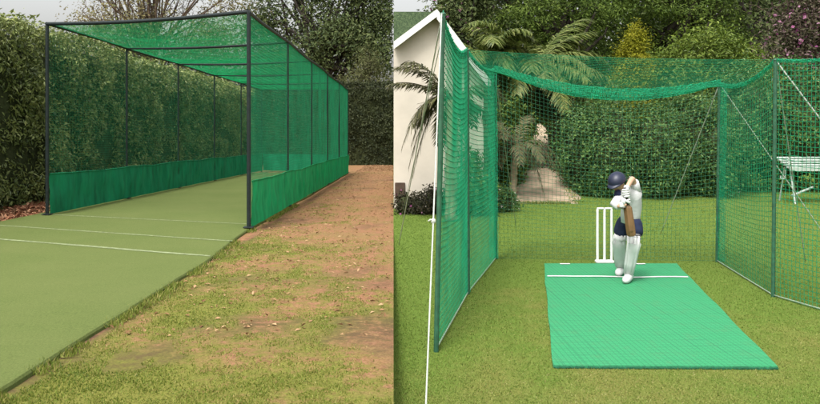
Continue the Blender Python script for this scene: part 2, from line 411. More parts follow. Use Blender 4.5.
s = np.unique(np.concatenate([np.arange(0, 3, .06), np.arange(3, 9, .3), np.arange(9, 60, 4), [90, 200]]))
ys = np.unique(np.round(np.concatenate([np.arange(-30, 3, 3), np.arange(3, 14, .06), np.arange(14, 50, .3), np.arange(50, 120, 5)]), 4))
Y, S = np.meshgrid(ys, s, indexing='ij'); X = bx(Y)-S
mb = MB(); sheet(mb, np.stack([X, Y, gz_left(X, Y)], -1)[:, ::-1])
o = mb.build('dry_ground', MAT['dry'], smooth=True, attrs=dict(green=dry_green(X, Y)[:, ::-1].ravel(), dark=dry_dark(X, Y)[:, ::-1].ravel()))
o['kind'] = 'structure'; o['label'] = 'worn ground of dry grass and bare reddish soil'
s2 = np.unique(np.concatenate([np.arange(0, 8, .12), np.arange(8, 30, .8), np.arange(30, 90, 6), [150, 400]]))
ys2 = np.unique(np.round(np.concatenate([np.arange(-30, 3, 3), np.arange(3, 20, .1), np.arange(20, 50, .6), np.arange(50, 120, 5), [160, 250, 400]]), 4))
Y, S = np.meshgrid(ys2, s2, indexing='ij'); X = bx(Y)+S
def lawn_green(X, Y): return .19+.40*np.clip((Y-6)/5, 0, 1)+.25*np.clip((1.2-X)/1.2, 0, 1)+(fbm(X*.8, Y*.6, 51)-.5)*.7
mb = MB(); sheet(mb, np.stack([X, Y, gz_right(X, Y)], -1)[::-1])
o = mb.build('lawn', MAT['lawn'], smooth=True, attrs=dict(green=lawn_green(X, Y)[::-1].ravel()))
o['kind'] = 'structure'; o['label'] = 'mown green lawn with yellowing patches'
yb = ys[ys < 119.]
top = np.stack([bx(yb), yb, np.maximum(gl(yb), 0)], 1); bot = np.stack([bx(yb), yb, np.minimum(gl(yb), 0)-.002], 1)
mb = MB(); sheet(mb, np.stack([top, bot], 1)); o = mb.build('earth_bank', MAT['bank']); o['kind'] = 'structure'; o['label'] = 'low earth bank where the lawn meets the dry ground'

# carpeted pitch under the black cage
XL, XR, Y0, Y1 = -7.15, -2.4, 2.4, 33.6
def pz(Y): return gl(Y)+.045
yy = np.arange(Y0, Y1+.01, .2)
er = XR-.19*np.clip((yy-9.5)/3, 0, 1)+(fbm(yy*.5, yy*0, 3)-.5)*.07+(fbm(yy*3, yy*0+4, 8)-.5)*.02
rows = []
for y, e in zip(yy, er):
    rows.append([(XL, y, pz(y)-.1), (XL, y, pz(y)), (-5, y, pz(y)), (-3.5, y, pz(y)), (e-.05, y, pz(y)), (e-.012, y, pz(y)-.004), (e, y, pz(y)-.02), (e+.008, y, pz(y)-.1)])
mb = MB(); sheet(mb, np.array(rows)[::-1])
pitch = mb.build('carpet_pitch', MAT['pitch'], smooth=False); pitch['kind'] = 'structure'; pitch['label'] = 'long olive green artificial turf pitch with faded white lines'
for (xa, ya, xb_, yb_, w) in ((-7.1, 12.08, -2.46, 9.84, .125), (-7.1, 13.44, -2.5, 11.27, .085), (-6.9, 15.22, -2.6, 13.45, .08)):
    k = np.linspace(0, 1, 40); xs = xa+(xb_-xa)*k; yc = ya+(yb_-ya)*k
    ww = w*(.5+.45*fbm(k*14, k*0+ya, 71)); yc = yc+.03*(fbm(k*5, k*0+ya, 73)-.5)
    mb = MB(); sheet(mb, np.stack([np.stack([xs, yc-ww/2, pz(yc-ww/2)+.004], 1), np.stack([xs, yc+ww/2, pz(yc+ww/2)+.004], 1)], 0)[:, ::-1])
    o = mb.build('painted_line', MAT['pitch_line'], pitch)

# grass blades
def blades(mb, P, h, w, rnd):
    N = len(P); a = RNG.random(N)*2*PI
    side = np.stack([np.cos(a), np.sin(a), 0*a], 1)*w
    lean = RNG.normal(0, .55, (N, 3)); lean[:, 2] = 1; lean /= np.linalg.norm(lean, axis=1, keepdims=True)
    h = h*RNG.uniform(.5, 1.4, (N, 1))
    V = np.stack([P-side, P+side, P+lean*h], 1)
    mb.add(V.reshape(-1, 3), np.arange(N*3).reshape(N, 3), 0, rnd)
N = 210000
Yp = 4.0+(22-4.0)*RNG.random(N)**1.9; Xp = XR+.0+(bx(Yp)-XR)*RNG.random(N)
g = dry_green(Xp, Yp)+RNG.normal(0, .12, N); g2 = g+1.1*(fbm(Xp*7, Yp*6, 77)-.5)
k = (g2 > .30+.45*RNG.random(N)) & (dry_dark(Xp, Yp) < .4)
Xp, Yp, g = Xp[k], Yp[k], g[k]
P = np.stack([Xp, Yp, gz_left(Xp, Yp)-.002], 1)
rn = np.clip(.55-.55*(g-.45)+RNG.normal(0, .18, len(g)), 0, 1)
Ne = 9000; Ye = 4+14*RNG.random(Ne)**1.6; Xe = XR-.19*np.clip((Ye-9.5)/3, 0, 1)+RNG.normal(.03, .05, Ne)
ke = (fbm(Ye*2.5, Ye*0+2, 15) > .46) & (Xe > XR-.19*np.clip((Ye-9.5)/3, 0, 1)-.05); Xe, Ye = Xe[ke], Ye[ke]
mbe = MB(); blades(mbe, np.stack([Xe, Ye, gl(Ye)+.01], 1), .045, .003+.0004*Ye[:, None], np.clip(RNG.normal(.45, .25, len(Xe)), 0, 1))
tag(mbe.build('grass', L['blade_dry']), 'longer ragged grass creeping over the edge of the olive pitch', 'grass', kind='stuff')
mb = MB(); blades(mb, P, .016, .0028+.0004*Yp[:, None], rn)
tag(mb.build('grass', L['blade_dry']), 'patchy thin grass growing on the worn reddish soil beside the pitch', 'grass', kind='stuff')
N = 260000
Yp = 4.6+(19-4.6)*RNG.random(N)**1.7; Xp = bx(Yp)+.01+(.62*Yp+.4)*RNG.random(N)
def in_mat(X, Y, m=0.0):
    k = (Y-5.98)/(10.06-5.98); l = 1.07+k*(1.685-1.07)
    return (Y > 5.98-m) & (Y < 10.06+m) & (X > l-m) & (X < l+1.663+m)
k = ~in_mat(Xp, Yp, -.012-.05*(fbm(Xp*5, Yp*5, 8) > .62)); Xp, Yp = Xp[k], Yp[k]
g = lawn_green(Xp, Yp)
rn = np.clip(.62-.55*g+RNG.normal(0, .18, len(g)), 0, 1)
mb = MB(); blades(mb, np.stack([Xp, Yp, gz_right(Xp, Yp)-.002], 1), .013, .0026+.0004*Yp[:, None], rn)
tag(mb.build('grass', L['blade_lawn']), 'short mown grass of the garden lawn round the green mat', 'grass', kind='stuff')
# bark mulch at the foot of the hedge, dry leaves far down the dirt strip
N = 9000
Yp = 11+28*RNG.random(N)**1.5; Xp = -7.25-1.5*RNG.random(N)
mb = MB(); leaves(mb, np.stack([Xp, Yp, gz_left(Xp, Yp)+.015+.02*RNG.random(N)], 1), .09, .5, 1.2, None, 0, RNG.random(N))
tag(mb.build('bark_mulch', MAT['mulch']), 'reddish brown bark mulch strewn under the tall hedge', 'mulch', kind='stuff')
N = 5200
Yp = np.where(RNG.random(N) < .5, 36+8*RNG.random(N), 6+34*RNG.random(N)); Xp = -2.4+(bx(Yp)+2.4)*RNG.random(N)
mb = MB(); leaves(mb, np.stack([Xp, Yp, gz_left(Xp, Yp)+.01], 1), .05, .5, 1.5, None, 0, RNG.random(N))
tag(mb.build('fallen_leaves', L['litter']), 'dry fallen leaves scattered on the bare soil strip', 'leaf litter', kind='stuff')

# ------------------------------------------------------------------ left background: hedges and trees
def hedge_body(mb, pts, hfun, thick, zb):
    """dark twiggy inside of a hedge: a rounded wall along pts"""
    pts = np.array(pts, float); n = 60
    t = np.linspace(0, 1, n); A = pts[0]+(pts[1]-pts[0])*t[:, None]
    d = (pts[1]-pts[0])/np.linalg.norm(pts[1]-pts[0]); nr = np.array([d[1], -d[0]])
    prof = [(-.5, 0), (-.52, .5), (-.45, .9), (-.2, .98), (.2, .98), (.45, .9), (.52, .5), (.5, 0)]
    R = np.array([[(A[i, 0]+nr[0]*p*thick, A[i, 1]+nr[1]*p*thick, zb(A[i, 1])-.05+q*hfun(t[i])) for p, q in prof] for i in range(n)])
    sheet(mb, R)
t = thing('tall_hedge', 'tall dense laurel hedge running along the left side of the black framed cage', 'hedge', (-9.2, 28, gl(28)))
mb = MB(); hedge_leaves(mb, (-8.55, 10), (-8.55, 46), 4.15, (1, 0), 640, .108, seed=3, zb=lambda b: gl(b[:, 1]))
N = 9000; u = RNG.random(N); w = RNG.random(N)
P = np.stack([-8.6-1.3*w, 10+36*u, gl(10+36*u)+4.05*(.93+.14*fbm(u*36*.6, u*0+3.3, 12))+RNG.normal(0, .12, N)], 1)
leaves(mb, P, .14, .42, .8, None, 0, np.clip(RNG.normal(.6, .2, N), 0, 1))
mb.build('foliage', L['hedge'], t)
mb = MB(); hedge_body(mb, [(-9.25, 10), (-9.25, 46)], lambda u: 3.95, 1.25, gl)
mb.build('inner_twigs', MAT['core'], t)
for k in range(18):
    y = 11+k*2+RNG.uniform(-.3, .3); mb = MB()
    tube(mb, wob((-8.75, y, gl(y)-.1), (-8.75+RNG.uniform(-.1, .15), y+.1, gl(y)+1.0), 5, .03), np.linspace(.05, .03, 5), 7)
    mb.build('stem', MAT['dark_bark'], t)
t = thing('clipped_hedge', 'dark clipped hedge closing the far end of the dirt strip behind the cage', 'hedge', (-4, 44.7, gl(44.7)))
mb = MB(); hedge_leaves(mb, (-8.6, 44), (1.2, 44), 4.5, (0, -1), 330, .15, .2, seed=13, zb=lambda b: gl(b[:, 1]), ztop=lambda u: 4.5+(fbm(u*9, u*0, 3)-.5)*.25)
N = 3500; u = RNG.random(N)
leaves(mb, np.stack([-8.6+9.8*u, 44.05+1.1*RNG.random(N), gl(44)+4.48+RNG.normal(0, .07, N)], 1), .15, .42, .8, None, 0)
mb.build('foliage', L['far_hedge'], t)
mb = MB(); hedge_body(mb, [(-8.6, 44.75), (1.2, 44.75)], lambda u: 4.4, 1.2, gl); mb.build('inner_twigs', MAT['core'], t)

GB = 'trees standing beyond the hedges'
leftclip = lambda P: (P[:, 0] < (392-CX)/F*P[:, 1]) | (CZ-HY*0+(P[:, 2]-CZ) < 3.2)
def wpt(px, py, Y): return tuple(W(px, py, Y))
def ell(px, py, Y, rx, rz, ry=None):               # ellipsoid from picture place and half sizes in photo pixels
    c = W(px, py, Y); s_ = Y/F
    return (c[0], c[1], c[2], rx*s_, (ry if ry else rx)*s_, rz*s_)
def base_at(px, Y, left=True):
    c = W(px, HY, Y); return (c[0], Y, (gl(Y) if left else 0)-.1)
tree('sparse_tree', 'thinly leafed pale brown tree with bare branches above the tall hedge', base_at(150, 52), wpt(150, 40, 52), .22,
     [ell(140, 22, 52, 62, 34, 45), ell(210, 35, 53, 40, 28, 40), ell(95, 30, 51, 42, 24, 40), ell(235, 5, 53, 28, 22, 40), ell(150, -40, 52, 90, 40, 50)], 520, 26, .5, .19, 'sparse', 'bark', hollow=.1, nl=90, twigs=5, group=GB)
tree('spreading_tree', 'large dark spreading tree with heavy boughs behind the far clipped hedge', base_at(318, 55), wpt(322, 45, 55), .4,
     [ell(335, 30, 55, 50, 30, 45), ell(290, 62, 54, 48, 24, 40), ell(372, 52, 55, 34, 32, 40), ell(325, -25, 56, 75, 32, 50), ell(265, 20, 56, 22, 30, 30), ell(385, 10, 56, 30, 40, 30)],
     560, 58, .62, .26, 'dark', 'dark_bark', hollow=.15, nl=60, twigs=2, clip=leftclip, group=GB)
tree('dark_tree', 'dark green bushy tree seen through the roof netting of the cage', base_at(190, 60), wpt(190, 75, 60), .3,
     [ell(130, 70, 60, 55, 32, 40), ell(215, 62, 60, 55, 40, 40), ell(60, 75, 60, 40, 25, 40), ell(300, 85, 60, 60, 30, 40)], 260, 45, .7, .28, 'dark', 'dark_bark', hollow=.2, nl=30, clip=leftclip, group=GB)
tree('olive_conifer', 'small pale olive conifer rising just above the far clipped hedge', base_at(368, 48), wpt(368, 60, 48), .1,
     [ell(368, 78, 48, 24, 16, 20), ell(368, 62, 48, 14, 13, 14), ell(352, 84, 48, 16, 10, 14)], 90, 50, .26, .16, 'olive', hollow=.2, nl=10, ratio=.3, up=.9, clip=leftclip, group=GB)

# ------------------------------------------------------------------ black framed cage
cage = thing('cricket_cage', 'long black framed cricket cage of green netting over the olive turf pitch', 'cricket cage', (-4.7, 14, gl(14)))
LX, RX = -6.85, -2.6
YL = [15.1+4.1*k for k in range(6)]; YR = [12.9+4.1*k for k in range(6)]
LT, RT = 3.66, 3.54
def lp(y, h): return np.array([LX+.012*(y-15), y, gl(y)+h])
def rp(y, h): return np.array([RX, y, gl(y)+h])
for f, ys_, T_ in ((lp, YL, LT), (rp, YR, RT)):
    for i, y in enumerate(ys_):
        mb = MB(); r = .033 if i in (0, 5) else .025
        tube(mb, [f(y, -.05), f(y, 1.2), f(y, 2.4), f(y, T_)], r, 10)
        box(mb, f(y, .065), (.16, .16, .014), 0, bev=.003)
        mb.build('post', MAT['post_black'], cage, smooth=False)
    mb = MB(); tube(mb, [f(ys_[0]-.03, T_)]+[f(y, T_-.02*math.sin(y)) for y in np.linspace(ys_[0]+1, ys_[-1]-1, 12)]+[f(ys_[-1]+.03, T_)], .03, 10)
    mb.build('top_rail', MAT['post_black'], cage)
for i in range(6):
    mb = MB(); a, b = lp(YL[i], LT-.002), rp(YR[i], RT-.002)
    P = np.linspace(0, 1, 8)[:, None]; Q = a*(1-P)+b*P; Q[:, 2] -= .05*np.sin(np.linspace(0, PI, 8))
    tube(mb, Q, .034 if i in (0, 5) else .027, 10); mb.build('cross_beam', MAT['post_black'], cage)

def net(name, c00, c10, c11, c01, cu, cv, r, mat, parent, bulge=None, wav=.03, seed=1, K=None, drape=0):
    """knotted net over the patch c00-c10-c11-c01: strands both ways, each a real cord"""
    c00, c10, c11, c01 = [np.array(c, float) for c in (c00, c10, c11, c01)]
    lu = (np.linalg.norm(c10-c00)+np.linalg.norm(c11-c01))/2; lv = (np.linalg.norm(c01-c00)+np.linalg.norm(c11-c10))/2
    nrm = np.cross(c10-c00, c01-c00); nrm /= np.linalg.norm(nrm)
    def S(u, v):
        u = u[..., None]; v = v[..., None]
        P = (c00*(1-u)+c10*u)*(1-v)+(c01*(1-u)+c11*u)*v
        uu, vv = u[..., 0], v[..., 0]
        env = np.minimum(1, 8*np.minimum(np.minimum(uu, 1-uu), np.minimum(vv, 1-vv))+.25)
        P = P+nrm*((fbm(uu*lu*.6, vv*lv*.6, seed)-.5)*2*wav*env)[..., None]
        if drape: P = P-np.array([0, 0, 1.])*(drape*(.5-np.abs(vv-.5))*0+drape*np.abs(np.sin(uu*lu*.75*PI))*(vv**2))[..., None]
        if bulge: P = bulge(P, uu, vv)
        return P
    nu = int(lu/cu)+1; nv = int(lv/cv)+1
    mb = MB()
    ku = max(4, int(lu/.3)); kv = max(4, int(lv/.3))
    u, v = np.meshgrid(np.linspace(0, 1, nu), np.linspace(0, 1, kv), indexing='ij'); strands(mb, S(u, v), r)
    v, u = np.meshgrid(np.linspace(0, 1, nv), np.linspace(0, 1, ku), indexing='ij'); strands(mb, S(u, v), r)
    return mb.build(name, MAT[mat], parent)
def cloth(name, f, ys_, h, mat, side):
    y = np.linspace(ys_[0]+.03, ys_[-1]-.03, 420); v = np.linspace(0, 1, 12)
    Yg, V = np.meshgrid(y, v, indexing='ij')
    P = np.zeros(Yg.shape+(3,))
    fold = ((fbm(Yg*2.2, V*1.2, 41)-.5)*.15+(fbm(Yg*5+V*2.5, V*2.2-Yg, 47)-.5)*.05)*np.sin(np.clip(V, 0, 1)*PI*.8+.3)
    base = np.array([f(q, 0) for q in y])
    P[..., 0] = base[:, None, 0]+side*(.045+fold); P[..., 1] = Yg
    top = h*(1+.05*(fbm(y*.9, y*0, 44)-.5)-.035*np.abs(np.sin((y-ys_[0])/4.1*PI)))
    P[..., 2] = base[:, None, 2]+.062+V*top[:, None]
    mb = MB(); sheet(mb, P)
    # turned hem along the top
    tube(mb, P[:, -1], .012, 6)
    return mb.build(name, MAT[mat], cage, smooth=True)
cell = .05
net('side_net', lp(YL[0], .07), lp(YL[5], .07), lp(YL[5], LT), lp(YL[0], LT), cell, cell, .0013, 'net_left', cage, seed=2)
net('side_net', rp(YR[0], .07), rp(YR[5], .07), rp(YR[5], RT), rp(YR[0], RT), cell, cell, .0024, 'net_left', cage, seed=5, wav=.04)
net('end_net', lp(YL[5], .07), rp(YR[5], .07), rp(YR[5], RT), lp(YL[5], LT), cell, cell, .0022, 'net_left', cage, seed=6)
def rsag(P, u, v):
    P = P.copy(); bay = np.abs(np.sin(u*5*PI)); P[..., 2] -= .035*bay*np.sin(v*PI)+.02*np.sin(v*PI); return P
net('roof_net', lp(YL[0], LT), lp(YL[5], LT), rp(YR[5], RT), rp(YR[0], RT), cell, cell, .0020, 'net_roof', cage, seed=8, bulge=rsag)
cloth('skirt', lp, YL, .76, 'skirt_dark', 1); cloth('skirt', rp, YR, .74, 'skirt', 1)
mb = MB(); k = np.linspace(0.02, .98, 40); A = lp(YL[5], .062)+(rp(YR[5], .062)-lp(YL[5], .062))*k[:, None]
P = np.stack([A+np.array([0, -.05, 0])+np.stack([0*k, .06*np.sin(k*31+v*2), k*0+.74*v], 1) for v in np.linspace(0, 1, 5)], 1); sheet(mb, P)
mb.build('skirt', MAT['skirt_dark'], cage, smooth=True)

# ------------------------------------------------------------------ rope stayed practice net on the lawn
pn = thing('practice_net', 'rope stayed garden practice net of teal mesh on slim poles round the batter', 'practice net', (2, 9, 0))
FLb, FLt = W(436, 352, 6.39), W(443, 14, 6.39)
MLb, MLt = W(468, 294, 8.44), W(467, 50, 8.44)
BLb, BLt = W(496, 259, 10.48), W(494.5, 70, 10.48)
MRb, MRt = W(773, 297, 8.31), W(775.5, 60, 8.31)
BRb, BRt = W(717, 262, 10.27), W(719.5, 84, 10.27)
Yf = 6.5; FRb = np.array([4.35, Yf, 0]); FRt = np.array([4.38, Yf, 2.62])
for b, t_ in ((FLb, FLt), (MLb, MLt), (BLb, BLt), (MRb, MRt), (BRb, BRt), (FRb, FRt)):
    b = b.copy(); b[2] = -.05
    mb = MB(); P = np.array([b*(1-k)+t_*k for k in np.linspace(0, 1, 6)])
    tube(mb, P, .021, 10); ellipsoid(mb, t_, (.024, .024, .018), 10, 6)
    mb.build('pole', MAT['post_green'], pn)
def topsag(sag):
    def f(P, u, v):
        P = P.copy(); P[..., 2] -= sag*4*u*(1-u)*v; return P
    return f
def gnd(p, dz=.015): q = p.copy(); q[2] = dz; return q
c = .052
RR = .0031
net('side_net', gnd(FLb), gnd(MLb), MLt, FLt, c, c, RR, 'net_right', pn, topsag(.14), .03, 12)
net('side_net', gnd(MLb), gnd(BLb), BLt, MLt, c, c, RR, 'net_right', pn, topsag(.08), .03, 14)
net('side_net', gnd(MRb), gnd(BRb), BRt, MRt, c, c, RR, 'net_right', pn, topsag(.12), .03, 16)
net('side_net', gnd(FRb), gnd(MRb), MRt, FRt, c, c, RR, 'net_right', pn, topsag(.10), .03, 18)
BS = .27
net('back_net', gnd(BLb), gnd(BRb), BRt, BLt, c, c, .0020, 'net_back', pn, topsag(BS), .03, 20)
def roofsag(P, u, v):
    P = P.copy(); P[..., 2] -= (.03*(1-v)+BS*v)*4*u*(1-u)+4*v*(1-v)*(.08*(1-u)**10+.12*u**10); return P
net('roof_net', MLt, MRt, BRt, BLt, c, c, .0021, 'net_right', pn, roofsag, .03, 22)
# gathered mesh: the bunched seam along the back of the roof and at the corners
def seam(a, b, wvec, sag, n=9, seed=3, r=.0030, mat='net_bright', twist=1.):
    K = 60; k = np.linspace(0, 1, K); tp = lambda q: (.35+.65*np.sin(PI*np.clip(q, 0, 1))**.7) if sag > .2 else 1+0*q
    P = a*(1-k[:, None])+b*k[:, None]; P[:, 2] -= sag*4*k*(1-k)
    S_ = []
    for i in range(n):
        q = (i/(n-1)-.5)
        S_.append(P+np.array(wvec)*((q+.12*(fbm(k*14, k*0+i*.7, seed)-.5)*twist)*tp(k))[:, None]+RNG.normal(0, .003, (K, 3)))
    mb = MB(); strands(mb, np.array(S_), r)
    C = []
    for j in range(0, K*3):
        kk = j/(K*3-1); p = a*(1-kk)+b*kk; p = p-np.array([0, 0, sag*4*kk*(1-kk)])
        C.append(np.array([p+np.array(wvec)*q*float(tp(kk)) for q in np.linspace(-.5, .5, 4)])+RNG.normal(0, .004, (4, 3)))
    strands(mb, np.array(C), r)
    return mb.build('gathered_seam', MAT[mat], pn)
seam(BLt+[0, -.04, .03], BRt+[0, -.04, .03], (0, .0, .15), BS-.02, 20, 3, .0036)
seam(gnd(BLb)+[-.03, -.03, 0], BLt+[-.03, -.03, 0], (.11, -.05, 0), 0, 9, 5, .0026)
seam(gnd(MLb)+[0, .02, 0], MLt+[0, .02, 0], (.05, .05, 0), 0, 6, 7, .0026)
seam(gnd(BRb)+[.03, -.03, 0], BRt+[.03, -.03, 0], (.09, -.05, 0), 0, 7, 9, .0024)
seam(MLt, BLt, (0, 0, .05), .08, 5, 11, .0026); seam(FLt, MLt, (0, 0, .05), .14, 5, 15, .0026)
seam(BRt, MRt, (0, 0, .05), .12, 6, 13, .0026); seam(MRt, FRt, (0, 0, .03), .10, 4, 17, .0026)
def rope(a, b, r=.006, sag=.0, mat='rope', name='guy_rope'):
    k = np.linspace(0, 1, 14); P = np.array(a)*(1-k[:, None])+np.array(b)*k[:, None]; P[:, 2] -= sag*4*k*(1-k)
    mb = MB(); tube(mb, P, r, 7)
    return mb, P
def rope_part(*a, **k):
    mb, P = rope(*a, **k); return mb.build('guy_rope', MAT[k.get('mat', 'rope')], pn, smooth=True)
# ground cords under the side nets
for a, b in ((FLb, MLb), (MLb, BLb), (BRb, MRb), (MRb, FRb)):
    mb, P = rope(gnd(a, .02), gnd(b, .02), .007); mb.build('ground_cord', MAT['dull_rope'], pn, smooth=True)
# stays
mb, P = rope(FLt+[-.012, -.03, 0], W(424.3, 446, 4.58), .0056)
kn = W(430, 248, 5.36); k = np.argmin(np.abs(P[:, 1]-kn[1])); q = P[k]*1.0
kk = (kn[1]-P[0, 1])/(P[-1, 1]-P[0, 1]); q = P[0]*(1-kk)+P[-1]*kk
ellipsoid(mb, q, (.018, .016, .02), 10, 6); tube(mb, [q, q+[-.02, -.01, .012], q+[-.035, -.01, .0]], .006, 6)
mb.build('guy_rope', MAT['rope'], pn, smooth=True)
P0 = FLt+[-.01, 0, -.02]
rope_part(P0, [-.16, 11.5, .02], .006); rope_part(W(441, 40, 6.39), [-.145, 14.9, .02], .0035, mat='dull_rope')
rope_part(MRt, [MRt[0]+1.75, MRt[1]-.2, .02], .008)
rope_part(MRt, [MRt[0]+1.25, MRt[1]+1.9, .02], .006)
rope_part(BRt, [BRt[0]+1.95, BRt[1]+.9, .02], .007)
rope_part(BRt, [3.95, 12.6, .02], .006)
rope_part(BLt, [1.75, 13.2, .02], .005, mat='dull_rope')

# ------------------------------------------------------------------ batting mat and its markings
mat_o = thing('batting_mat', 'bright green plastic batting mat with a white crease laid on the lawn', 'batting mat', (2.2, 8, 0))
def mp(u, v): # u across, v along (0 near)
    return np.array([1.07+v*(1.685-1.07)+u*1.665, 5.98+v*4.08, 0])
u, v = np.meshgrid(np.linspace(0, 1, 40), np.linspace(0, 1, 90), indexing='ij')
P = np.zeros(u.shape+(3,)); P[..., 0] = 1.07+v*.615+u*1.665; P[..., 1] = 5.98+v*4.08
P[..., 1] -= .03*u*(1-v); P[..., 0] += .008*np.sin(v*19)*(u-.5)+(fbm(v*6, u*0, 61)-.5)*.016
def matz(u, v): return .022+.006*(fbm(u*2, v*4, 63)-.5)*np.minimum(1, 10*np.minimum(np.minimum(u, 1-u), np.minimum(v, 1-v)))
P[..., 2] = matz(u, v)
mb = MB(); sheet(mb, P[:, ::1])
E = np.concatenate([P[:, 0], P[-1, 1:], P[::-1, -1][1:], P[0, ::-1][1:]]); E2 = E.copy(); E2[:, 2] = -.01
sheet(mb, np.stack([E2, E], 1))
mb.build('woven_sheet', MAT['batmat'], mat_o)
mb = MB()                                          # frayed dark fringe along the near edge
N = 1500; uu = RNG.random(N); Pn = np.stack([1.07+uu*1.665, 5.975-.03*uu, .008+.012*RNG.random(N)], 1)
d = np.stack([RNG.normal(0, .006, N), -.012-.014*RNG.random(N), -.008*np.ones(N)], 1)
V = np.stack([Pn+[-.003, 0, 0], Pn+[.003, 0, 0], Pn+d], 1); mb.add(V.reshape(-1, 3), np.arange(3*N).reshape(N, 3))
mb.build('fringe', basic('dark_fringe', (.012, .10, .045), .8, .3, 30, 0), mat_o)
def stripe(name, u0, v0, u1, v1, w, bend=0):
    k = np.linspace(0, 1, 40); uu = u0+(u1-u0)*k; vv = v0+(v1-v0)*k-bend*np.exp(-((k-.62)/.1)**2)+.0008*np.sin(k*23)
    A = []
    for s_ in (-1, 1):
        v_ = vv+s_*w/2/4.08
        A.append(np.stack([1.07+v_*.615+uu*1.665, 5.98+v_*4.08-.03*uu*(1-v_), matz(uu, v_)+.007], 1))
    mb = MB(); sheet(mb, np.array(A)[:, ::-1]); return mb.build(name, MAT['white_line'], mat_o)
stripe('crease_line', .015, .80, .985, .79, .055, .012)
stripe('crease_mark', .12, .985, .195, .985, .055); stripe('crease_mark', .66, .985, .76, .985, .055)

# ------------------------------------------------------------------ stumps
st = thing('stump_set', 'white plastic set of three stumps on a flat base behind the mat', 'stumps', W(604.5, 265, 10.12)*[1, 1, 0])
sc_ = 10.12/F
bxc = W(604.5, 265, 10.12)[0]
for dx in (-7, 0, 7):
    mb = MB(); h = .70
    tube(mb, [(bxc+dx*sc_, 10.12, z) for z in (.03, .05, h-.03, h-.008, h)], [.017, .0175, .0165, .015, .008], 12); mb.build('stump', MAT['white'], st, smooth=True)
mb = MB(); box(mb, (bxc, 10.12, .035), (18*sc_, .10, .034), 0, bev=.008); mb.build('base', MAT['white'], st)
for sgn in (-1, 1):
    mb = MB(); tube(mb, [(bxc+sgn*q*sc_, 10.12, .705) for q in (.3, 2, 3.6, 5, 7.6)], [.012, .013, .015, .013, .012], 10); mb.build('bail', MAT['white'], st, smooth=True)

# ------------------------------------------------------------------ batter
def skin_mesh(name, nodes, edges, mat, parent, root, sub=2):
    names = list(nodes); idx = {k: i for i, k in enumerate(names)}
    off = np.array(parent.location)
    me = bpy.data.meshes.new(name)
    me.from_pydata([tuple(np.array(nodes[k][0])-off) for k in names], [(idx[a], idx[b]) for a, b in edges], [])
    o = bpy.data.objects.new(name, me); COL.objects.link(o)
    m = o.modifiers.new('skin', 'SKIN'); m.use_smooth_shade = True
    for i, k in enumerate(names):
        sv = me.skin_vertices[0].data[i]; r = nodes[k][1]; sv.radius = (r, r) if np.isscalar(r) else r
        sv.use_root = (k == root)
    s_ = o.modifiers.new('sub', 'SUBSURF'); s_.levels = sub; s_.render_levels = sub
    dg = bpy.context.evaluated_depsgraph_get(); ev = o.evaluated_get(dg)
    new = bpy.data.meshes.new_from_object(ev); o.modifiers.clear(); o.data = new; bpy.data.meshes.remove(me)
    new.materials.clear(); new.materials.append(mat); new.name = name
    for p in new.polygons: p.use_smooth = True
    o.parent = parent
    return o
M_skin = basic('skin', (.50, .30, .20), .55, .1, 20, .05, spec=.4)
M_shirt = basic('white_cotton', (.52, .52, .52), .85, .05, 14, .5, 22, .1)
M_navy = basic('navy_cloth', (.018, .024, .055), .8, .3, 14, .3, 30, .2)
M_helm = basic('navy_helmet', (.010, .014, .036), .45, .2, 10, .05, spec=.5)
M_pad = basic('white_padding', (.54, .54, .53), .7, .06, 10, .25, 40, .2)
M_grey = basic('grey_strap', (.14, .14, .15), .7, .2, 20, .1)
M_willow = basic('willow', (.15, .085, .036), .5, .25, 6, .2, 30, .3, stretch=(8, 8, 1))
M_grip = basic('rubber_grip', (.03, .02, .018), .7, .3, 60, .4, 90, .2)
YB = 9.05
def J(px, py, d=0): return W(px, py, YB+d)
man = thing('person', 'young batter in navy helmet, white shirt, navy shorts and white leg pads', 'person', (J(628, 281)[0], YB, 0))
hipR, hipL = J(635, 220, -.03), J(624.5, 220, .07)
def G(px, Y, z): q = W(px, HY, Y); q[2] = z; return q
knR, anR, toR = J(634.5, 243, -.16), G(629, 9.0, .085), G(625.5, 8.84, .03)
knL, anL, toL = J(619.5, 242, .12), G(621, 9.40, .085), G(618.3, 9.25, .03)
heR, heL = G(630.5, 9.05, .03), G(622.3, 9.46, .03)
pel, wai, che = J(630, 218), J(631.5, 208, -.02), J(631.5, 196, -.06)
nek, nk2 = J(624.5, 189.5, -.12), J(621, 186, -.15)
chin, hed, crn = J(617.5, 190, -.22), J(617.5, 183, -.18), J(618, 177, -.15)
shR, elR, wrR = J(636.5, 191.5, -.06), J(632.3, 178, -.20), J(626.6, 188.5, -.34)
shL, elL, wrL = J(621, 194.5, -.16), J(614.5, 204.5, -.27), J(622.5, 207, -.40)
haR, haL = J(625.6, 192.5, -.37), J(626, 203, -.42)
nodes = dict(pel=(pel, (.075, .07)), wai=(wai, (.075, .065)), che=(che, (.09, .075)), nek=(nek, .045), nk2=(nk2, .042), hed=(hed, (.075, .082)), crn=(crn, .062), chin=(chin, .042),
  shR=(shR, .042), elR=(elR, .033), wrR=(wrR, .024), haR=(haR, .024), shL=(shL, .042), elL=(elL, .033), wrL=(wrL, .024), haL=(haL, .024),
  hipR=(hipR, .07), knR=(knR, .048), anR=(anR, .032), heR=(heR, .03), toR=(toR, .026), hipL=(hipL, .07), knL=(knL, .048), anL=(anL, .032), heL=(heL, .03), toL=(toL, .026))
